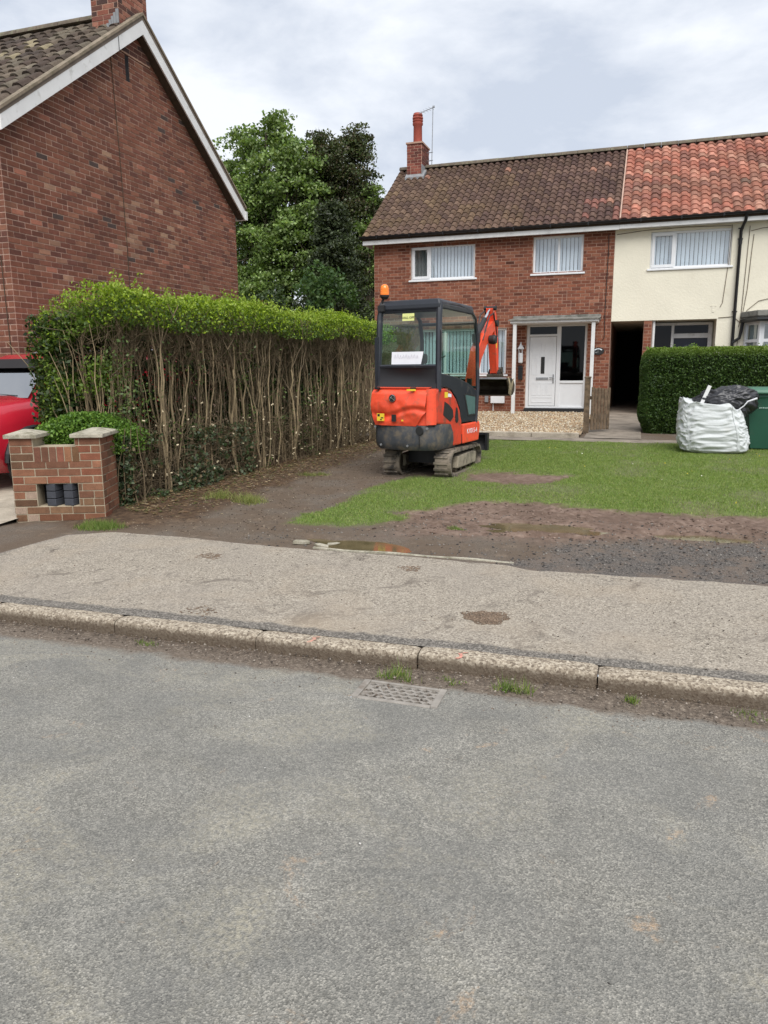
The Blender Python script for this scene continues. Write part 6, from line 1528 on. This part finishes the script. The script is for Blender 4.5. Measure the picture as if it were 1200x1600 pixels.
mb = U_(); mb.tube([(.475, CR - .05, 1.55), (.50, CR - .05, 1.62), (.50, CR - .04, 1.95), (.465, CR - .02, 2.02)], .011, 6); mb.build('grab_rail', MT['black_plastic'], cabf, smooth=True)
# beacon
mb = U_(); mb.tube([(-.40, CR + .02, 2.28), (-.41, CR, 2.38), (-.38, CR, 2.43)], .018, 6); mb.bx(-.46, -.36, CR - .05, CR + .03, 2.24, 2.32); mb.lathe([(.032, 2.40), (.060, 2.43), (.064, 2.455)], (-.375, CR, 0), 16); bs_ = mb.build('beacon_stalk', MT['ink'], EX)
mb = U_(); mb.lathe([(.060, 2.452), (.063, 2.485), (.061, 2.49), (.063, 2.51), (.058, 2.515), (.060, 2.54), (.048, 2.575), (.026, 2.593), (.004, 2.597)], (-.375, CR, 0), 18); mb.build('beacon_lens', MT['beacon'], bs_, smooth=True)
# boom, dipper, bucket
def Bm():
    m_ = MB(); m_.M = MBM; return m_
def arm(mb, pts, ws, x0, x1):
    """box-section arm along (t,z) centre line pts with depths ws"""
    L_, R_ = [], []
    for k, (p, w) in enumerate(zip(pts, ws)):
        a = Vector(pts[max(k - 1, 0)]); b = Vector(pts[min(k + 1, len(pts) - 1)]); d = (b - a).normalized(); nn = Vector((-d.y, d.x))
        L_.append(Vector(p) + nn * w / 2); R_.append(Vector(p) - nn * w / 2)
    poly = [(q.x, q.y) for q in L_] + [(q.x, q.y) for q in R_[::-1]]
    n = len(pts)
    i = len(mb.v)
    for x in (x0, x1):
        for q in poly: mb.pt((x, q[0], q[1]))
    m2 = len(poly)
    for k in range(n - 1):
        a, b, c, d = k, k + 1, m2 - 2 - k, m2 - 1 - k
        mb.f.append((i + a, i + b, i + c, i + d)); mb.f.append((i + m2 + d, i + m2 + c, i + m2 + b, i + m2 + a))
    for k in range(m2):
        j = (k + 1) % m2; mb.f.append((i + k, i + j, i + m2 + j, i + m2 + k))
    return mb
mb = Bm(); arm(mb, [(.0, .60), (.05, .9), (.15, 1.30), (.36, 1.68), (.64, 1.92), (.94, 2.08), (1.22, 2.20)], [.18, .18, .19, .22, .23, .18, .10], -.06, .06)
bmo = mb.build('boom', MT['orange'], EX, bevel=.008)
mb = Bm(); mb.bx(-.12, .12, -.18, .10, .40, .82); mb.build('swing_bracket', MT['black_plastic'], EX, bevel=.03)
mb = Bm(); mb.tube([(0, .36, 1.96), (0, .78, 2.23)], .042, 10); mb.bx(-.05, .05, .30, .42, 1.86, 1.99); cyl = mb.build('arm_cylinder', MT['hose'], EX)
mb = Bm(); mb.tube([(0, .76, 2.22), (0, 1.08, 2.41)], .021, 10); mb.build('rod', MT['chrome'], cyl)
mb = Bm(); arm(mb, [(1.08, 2.44), (1.15, 2.32), (1.21, 2.18), (1.28, 1.90), (1.34, 1.60), (1.38, 1.40)], [.09, .15, .17, .14, .11, .09], -.055, .055)
dip = mb.build('dipper', MT['orange'], EX, bevel=.008)
mb = Bm(); mb.lathe([(.05, -.10), (.055, .10)], (0, 1.21, 2.19), 14, 'x'); mb.build('pin', MT['ink'], dip)
mb = Bm(); mb.lathe([(.035, -.10), (.035, .10)], (0, 1.08, 2.42), 12, 'x'); mb.build('pin', MT['ink'], dip)
mb = Bm(); mb.lathe([(.04, -.10), (.04, .10)], (0, 1.38, 1.39), 12, 'x'); mb.build('pin', MT['ink'], dip)
mb = Bm(); mb.prism([(1.27, 1.80), (1.255, 1.98), (1.30, 1.97), (1.315, 1.80)], 'x', .0552, .0565); mb.build('sticker', MT['yellow'], dip)
mb = Bm(); mb.tube([(0, 1.30, 2.22), (0, 1.42, 1.85)], .034, 10); mb.tube([(0, 1.42, 1.85), (0, 1.52, 1.46)], .02, 8); mb.tube([(0, 1.21, 2.28), (0, 1.30, 2.22)], .03, 6); mb.build('bucket_cylinder', MT['hose'], dip)
mb = Bm(); mb.tube([(.06, .50, 1.9), (.08, .78, 2.28), (.07, 1.04, 2.34), (.06, 1.22, 2.12), (.06, 1.30, 1.98)], .012, 5); mb.tube([(-.06, .50, 1.9), (-.07, .78, 2.30), (-.07, 1.02, 2.38), (-.06, 1.22, 2.14)], .012, 5); mb.build('hoses', MT['hose'], bmo)
mb = Bm(); mb.lathe([(.02, 0), (.065, .01), (.075, .09), (.06, .12), (.01, .12)], (.06, .84, 1.92), 16, 'x'); wl = mb.build('work_lamp', MT['ink'], bmo)
# linkage and grading bucket
mb = Bm(); arm(mb, [(1.38, 1.42), (1.54, 1.46), (1.57, 1.38)], [.05, .05, .05], -.09, .09); mb.bx(-.11, .11, 1.30, 1.56, 1.30, 1.38); mb.build('hitch', MT['steel_mud'], dip, bevel=.01)
bprof = [(1.20, 1.305), (1.28, 1.315), (1.48, 1.315), (1.62, 1.27), (1.70, 1.19), (1.69, 1.10), (1.60, 1.04), (1.44, 1.02)]
xb0, xb1 = -.66, .26
mb = Bm()
inn = [(p[0] - (.012 if p[0] > 1.55 else 0), p[1] - (.014 if p[1] > 1.15 else -.014)) for p in bprof]
i = len(mb.v); n = len(bprof)
for x in (xb0, xb1):
    for p in bprof: mb.pt((x, *p))
    for p in inn: mb.pt((x, *p))
for k in range(n - 1):
    mb.f += [(i + k, i + k + 1, i + 2 * n + k + 1, i + 2 * n + k), (i + n + k + 1, i + n + k, i + 3 * n + k, i + 3 * n + k + 1)]
mb.f += [(i, i + n, i + 3 * n, i + 2 * n), (i + n - 1, i + 3 * n - 1, i + 4 * n - 1, i + 2 * n - 1)]
for x in (xb0, xb1): mb.prism(bprof, 'x', x - .009, x + .009)
bk = mb.build('bucket', MT['steel_mud'], EX)
mb = Bm(); mb.tube([(xb0, 1.195, 1.308), (xb1, 1.195, 1.308)], .016, 6); mb.build('bucket_lip', MT['metal_grey'], bk)
mb = Bm()
for k in range(3):
    a = .04 * k; mb.tube([(xb1 + .0, 1.3 + a * .3, 1.33), (xb1 + .03 + a * .2, 1.28, 1.22), (xb1 + .02 + .015 * k, 1.28, 1.06 - .02 * k), (xb1 + .05 + .012 * k, 1.3, 1.2), (xb1 + .09, 1.32, 1.31)], .006, 5)
mb.build('rope', MT['rope'], bk)
# ================================================================ the red car on the driveway
CAR = empty('parked_car', (-7.72, 8.78, .22), R(171), off=False, label='red car parked on the driveway behind the small brick wall', cat='car')
st = [(2.16, .62, .30, .62), (2.10, .76, .26, .80), (1.95, .84, .22, .96), (1.5, .89, .20, 1.04), (1.05, .905, .20, 1.10), (.4, .91, .20, 1.08), (-.6, .91, .20, 1.06), (-1.6, .90, .22, 1.06), (-2.05, .84, .28, 1.02), (-2.15, .74, .36, .9)]
rings = []
for y, w, z0, z1 in st:
    rings.append([(-w * .92, y, z0), (w * .92, y, z0), (w, y, z0 + (z1 - z0) * .35), (w * 1.0, y, z0 + (z1 - z0) * .7), (w * .94, y, z1 - .06), (w * .80, y, z1), (w * .4, y, z1 + .035), (-w * .4, y, z1 + .035), (-w * .80, y, z1), (-w * .94, y, z1 - .06), (-w * 1.0, y, z0 + (z1 - z0) * .7), (-w, y, z0 + (z1 - z0) * .35)])
mb = MB(); mb.loft(rings); cb = mb.build('body', MT['car_red'], CAR, smooth='all')
gh = [(1.07, [(1.18, .80), (-1.95, .82)]), (1.32, [(.96, .75), (-1.85, .75)]), (1.55, [(.75, .68), (-1.65, .66)]), (1.64, [(.52, .62), (-1.5, .60)]), (1.67, [(.2, .5), (-1.3, .5)])]
mb = MB(); mb.loft([[(-a[1], a[0], z), (a[1], a[0], z), (b[1], b[0], z), (-b[1], b[0], z)] for z, (a, b) in gh]); mb.build('cabin', MT['car_red'], CAR, bevel=.03)
mb = MB(); e = .012
def gl_quad(mb, za, zb_, xa0, xa1, xb0_, xb1_, ya, yb): mb.quad((xa0, ya, za), (xa1, ya, za), (xb1_, yb, zb_), (xb0_, yb, zb_))
gl_quad(mb, 1.09, 1.57, -.72, .72, -.62, .62, 1.18 + .05, .74 + .05); wsx = mb.build('windscreen', MT['car_glass'], CAR)
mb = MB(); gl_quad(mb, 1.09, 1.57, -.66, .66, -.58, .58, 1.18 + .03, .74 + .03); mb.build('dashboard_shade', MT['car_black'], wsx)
mb = MB(); gl_quad(mb, 1.46, 1.58, -.64, .64, -.60, .60, .90 + .055, .73 + .062); mb.build('reflection_band', MT['car_black'], wsx)  # black quad painting the dark house reflection across the top of the glass
for sx in (-1, 1):
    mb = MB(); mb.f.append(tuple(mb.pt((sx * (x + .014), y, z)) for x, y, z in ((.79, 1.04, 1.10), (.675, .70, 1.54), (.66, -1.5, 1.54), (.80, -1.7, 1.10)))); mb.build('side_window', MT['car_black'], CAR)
    mb = MB(); mb.tube([(sx * .60, .1, 1.66), (sx * .61, -.2, 1.71), (sx * .61, -1.2, 1.71), (sx * .6, -1.5, 1.64)], .022, 6); mb.build('roof_rail', MT['rim'], CAR)
    mb = MB(); mb.loft([[(sx * .50, 2.135, .70), (sx * .50, 2.10, .80), (sx * .50, 1.95, .80)], [(sx * .74, 2.06, .76), (sx * .74, 2.02, .885), (sx * .70, 1.9, .86)], [(sx * .862, 1.84, .84), (sx * .85, 1.80, .935), (sx * .80, 1.78, .90)]]); mb.build('headlight', MT['lamp_white'], CAR)
    mb = MB(); mb.box((sx * .98, .62, 1.16), (.18, .10, .14)); mb.build('mirror', MT['car_red'], CAR, bevel=.03)
    for yw in (1.32, -1.32):
        mb = MB(); mb.lathe([(.22, -.11), (.31, -.11), (.335, -.07), (.335, .07), (.31, .11), (.22, .11)], (sx * .80, yw, .335), 28, 'x'); wh = mb.build('wheel', MT['tyre'], CAR, smooth=True)
        mb = MB(); mb.lathe([(.21, -.09), (.215, .10), (.05, .08), (.01, .085)], (sx * .80, yw, .335), 20, 'x'); mb.build('rim', MT['rim'], wh)
        mb = MB(); mb.tube([(sx * .895, yw + .40 * math.cos(math.pi * k / 12), .335 + .40 * math.sin(math.pi * k / 12)) for k in range(13)], .035, 6); mb.build('wheel_arch', MT['car_black'], CAR)
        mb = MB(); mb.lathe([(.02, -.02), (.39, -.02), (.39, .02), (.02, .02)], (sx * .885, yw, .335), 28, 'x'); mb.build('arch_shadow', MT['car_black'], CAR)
mb = MB(); mb.tube([(-.5, 1.21, 1.11), (0, 1.18, 1.13), (.1, 1.10, 1.22)], .010, 5); mb.build('wiper', MT['car_black'], CAR)
mb = MB(); mb.bx(-.55, .55, 2.10, 2.17, .42, .62); mb.bx(-.62, .62, 2.02, 2.14, .24, .38); mb.build('grille', MT['car_black'], CAR)
# ================================================================ bulk bag, bin liner, batten, wheelie bin
def sup(a, n, rx, ry): 
    c, s = math.cos(a), math.sin(a); return (rx * math.copysign(abs(c) ** n, c), ry * math.copysign(abs(s) ** n, s))
BGX, BGY = 1.22, 13.42; bgz = float(ground_z(BGX, BGY)) + .006
def bag_pt(u, v):
    a = 2 * math.pi * u; h = v
    bul = .455 + .105 * (1 - h) ** .7 * math.sin(math.pi * min(1, .12 + (1 - h) * .80)) + .05 * max(0, .5 - h)
    if h < .06: bul -= (.06 - h) * 1.3
    x, y = sup(a, .55, bul * 1.02, bul * .92)
    # taut cloth: sharp diagonal creases between the corner seams
    r1 = 1 - abs(2 * float(fbm(u * 9 + h * 5.5 + 2, h * 6 - u * 14 + 20, 2)) - 1)
    r2_ = 1 - abs(2 * float(fbm(u * 17 + h * 13 + 9, h * 14 - u * 26 + 25, 2)) - 1)
    k = 1 + .10 * (r1 - .75) + .045 * (r2_ - .75)
    top = .79 - .16 * x + .035 * math.sin(a * 4 + .6) + .02 * math.sin(a * 9)
    return (x * k - .05 * h + .04 * (1 - h), y * k, bgz + h * top)
mb = MB(); NU, NVb = 150, 70
ids = [[mb.pt((BGX + p[0], BGY + p[1], p[2])) for p in (bag_pt(i / NU, j / NVb) for i in range(NU))] for j in range(NVb + 1)]
for j in range(NVb):
    for i in range(NU): mb.f.append((ids[j][i], ids[j][(i + 1) % NU], ids[j + 1][(i + 1) % NU], ids[j + 1][i]))
# folded-in top
c0 = mb.pt((BGX, BGY, bgz + .66))
for i in range(NU): mb.f.append((ids[-1][i], ids[-1][(i + 1) % NU], c0))
mb.f.append(tuple(ids[0][::-1]))
bb = empty('bulk_bag', (BGX, BGY, bgz), label='large white woven rubble sack standing on the lawn by the green bin', cat='sack')
mb.build('sack', MT['bag'], bb, smooth='all')
for ua in (.66, .82):
    mb = MB(); 
    def strip(u, v):
        p = bag_pt(ua + .013 * (u - .5) + .004 * math.sin(v * 7), .02 + .97 * v); r = math.hypot(p[0], p[1]); return (BGX + p[0] * (1 + .008 / r), BGY + p[1] * (1 + .008 / r), p[2])
    mb.grid(strip, 2, 30); mb.build('webbing', MT['bag'], bb, smooth='all')
mb = MB(); p = bag_pt(.88, 1); mb.tube([(BGX + p[0], BGY + p[1], p[2] - .02), (BGX + p[0] + .10, BGY + p[1] - .03, p[2] + .07), (BGX + p[0] + .15, BGY + p[1] - .04, p[2] + .14), (BGX + p[0] + .28, BGY + p[1] - .05, p[2] + .19)], [.01, .009, .012, .016], 6); mb.build('lifting_loop', MT['paper'], bb, smooth=True)
mb = MB(); mb.box((BGX - .16, BGY - .18, bgz + .88), (.055, .03, .42), Matrix.Rotation(R(20), 3, 'Y')); mb.build('batten', MT['white_paint'], label='white offcut of batten sticking up out of the sack', cat='offcut')
def liner(u, v):
    a = 2 * math.pi * u; ph = math.pi * (v - .5)
    r = math.cos(ph) ** .7 if math.cos(ph) > 0 else 0
    x = .48 * r * math.cos(a); y = .30 * r * math.sin(a); z = .24 * math.sin(ph)
    cr_ = 1 - abs(2 * float(fbm(x * 9 + z * 6 + 7, y * 7 + z * 12 + 3, 3)) - 1); c2_ = 1 - abs(2 * float(fbm(x * 5 - z * 15 + 9, z * 16 + y * 9 + 12, 2)) - 1)
    k = 1 + .26 * (cr_ - .7) + .14 * (c2_ - .7)
    return (BGX + .17 + x * k, BGY + .02 + y * k, bgz + .80 + z * k * (1.0 + .30 * (x + .1)) + .04 * x)
mb = MB(); mb.grid(liner, 120, 64); mb.build('bin_liner', MT['binliner'], smooth='all', label='crumpled black plastic sack stuffed into the white rubble bag', cat='bin bag')
BNX, BNY = 2.16, 13.95; bnz = float(ground_z(BNX, BNY))
bn_ = empty('wheelie_bin', (BNX, BNY, bnz), 0, off=False, label='green wheeled refuse bin beside the white rubble sack', cat='bin')
mb = MB(); mb.loft([[(x * w, y * d, z) for x, y in ((-1, -1), (1, -1), (1, 1), (-1, 1))] for w, d, z in ((.30, .24, .02), (.40, .36, .86), (.415, .375, .87), (.415, .375, .93))]); bd = mb.build('body', MT['bin_green'], bn_, bevel=.03)
mb = MB(); mb.loft([[(x * w, y * d + o, z) for x, y in ((-1, -1), (1, -1), (1, 1), (-1, 1))] for w, d, o, z in ((.44, .41, -.015, .93), (.445, .415, -.015, .955), (.42, .39, -.01, .995), (.36, .33, 0, 1.03))]); ld = mb.build('lid', MT['bin_lid'], bn_, bevel=.018)
mb = MB(); mb.tube([(-.38, .42, .93), (.38, .42, .93)], .018, 8); mb.build('handle', MT['bin_lid'], bn_)
for sx in (-1, 1):
    mb = MB(); mb.lathe([(.03, -.03), (.10, -.03), (.10, .03), (.03, .03)], (sx * .33, .26, .10), 18, 'x'); mb.build('wheel', MT['tyre'], bn_)
mb = MB(); mb.lathe([(.001, -.002), (.017, -.002), (.017, .002)], (-.27, -.345, .70), 14, 'y')
for k in range(9): mb.box((-.215 + .026 * k, -.345 - .0, .70 + .001 * (k % 3)), (.018, .004, .022 - .006 * (k % 2)))
mb.build('printed_mark', pbr('pale_print', (.30, .42, .37), .6, .1, 9), bn_)
# ================================================================ fence post and open picket gate
fp = MB(); fp.bx(-.995, -.885, 15.78, 15.88, .2, 1.42); fp.bx(-1.005, -.875, 15.77, 15.89, 1.42, 1.455); fp.build('gate_post', MT['wood_old'], bevel=.008, label='square weathered timber gate post beside the gravel', cat='post')
pg = empty('picket_gate', (-.7, 16.1, .3), label='short weathered picket gate standing open beside the passage path', cat='gate')
g0, g1 = Vector((-.87, 15.98, 0)), Vector((-.50, 16.28, 0)); gd_ = (g1 - g0).normalized(); ga = math.atan2(gd_.y, gd_.x); RG = Matrix.Rotation(ga, 3, 'Z'); gl_ = (g1 - g0).length
for k in range(6):
    c = g0 + gd_ * (.04 + (gl_ - .08) * k / 5); h = .86 + random.uniform(-.03, .03)
    mb = MB(); mb.box((c.x, c.y, .36 + h / 2), (.066, .020, h), RG); mb.build('picket', MT['wood_old'], pg, bevel=.004, seg=1)
for z in (.55, 1.02):
    c = (g0 + g1) / 2 + Vector((-gd_.y, gd_.x, 0)) * .028; mb = MB(); mb.box((c.x, c.y, z), (gl_, .032, .07), RG); mb.build('rail', MT['wood_old'], pg)
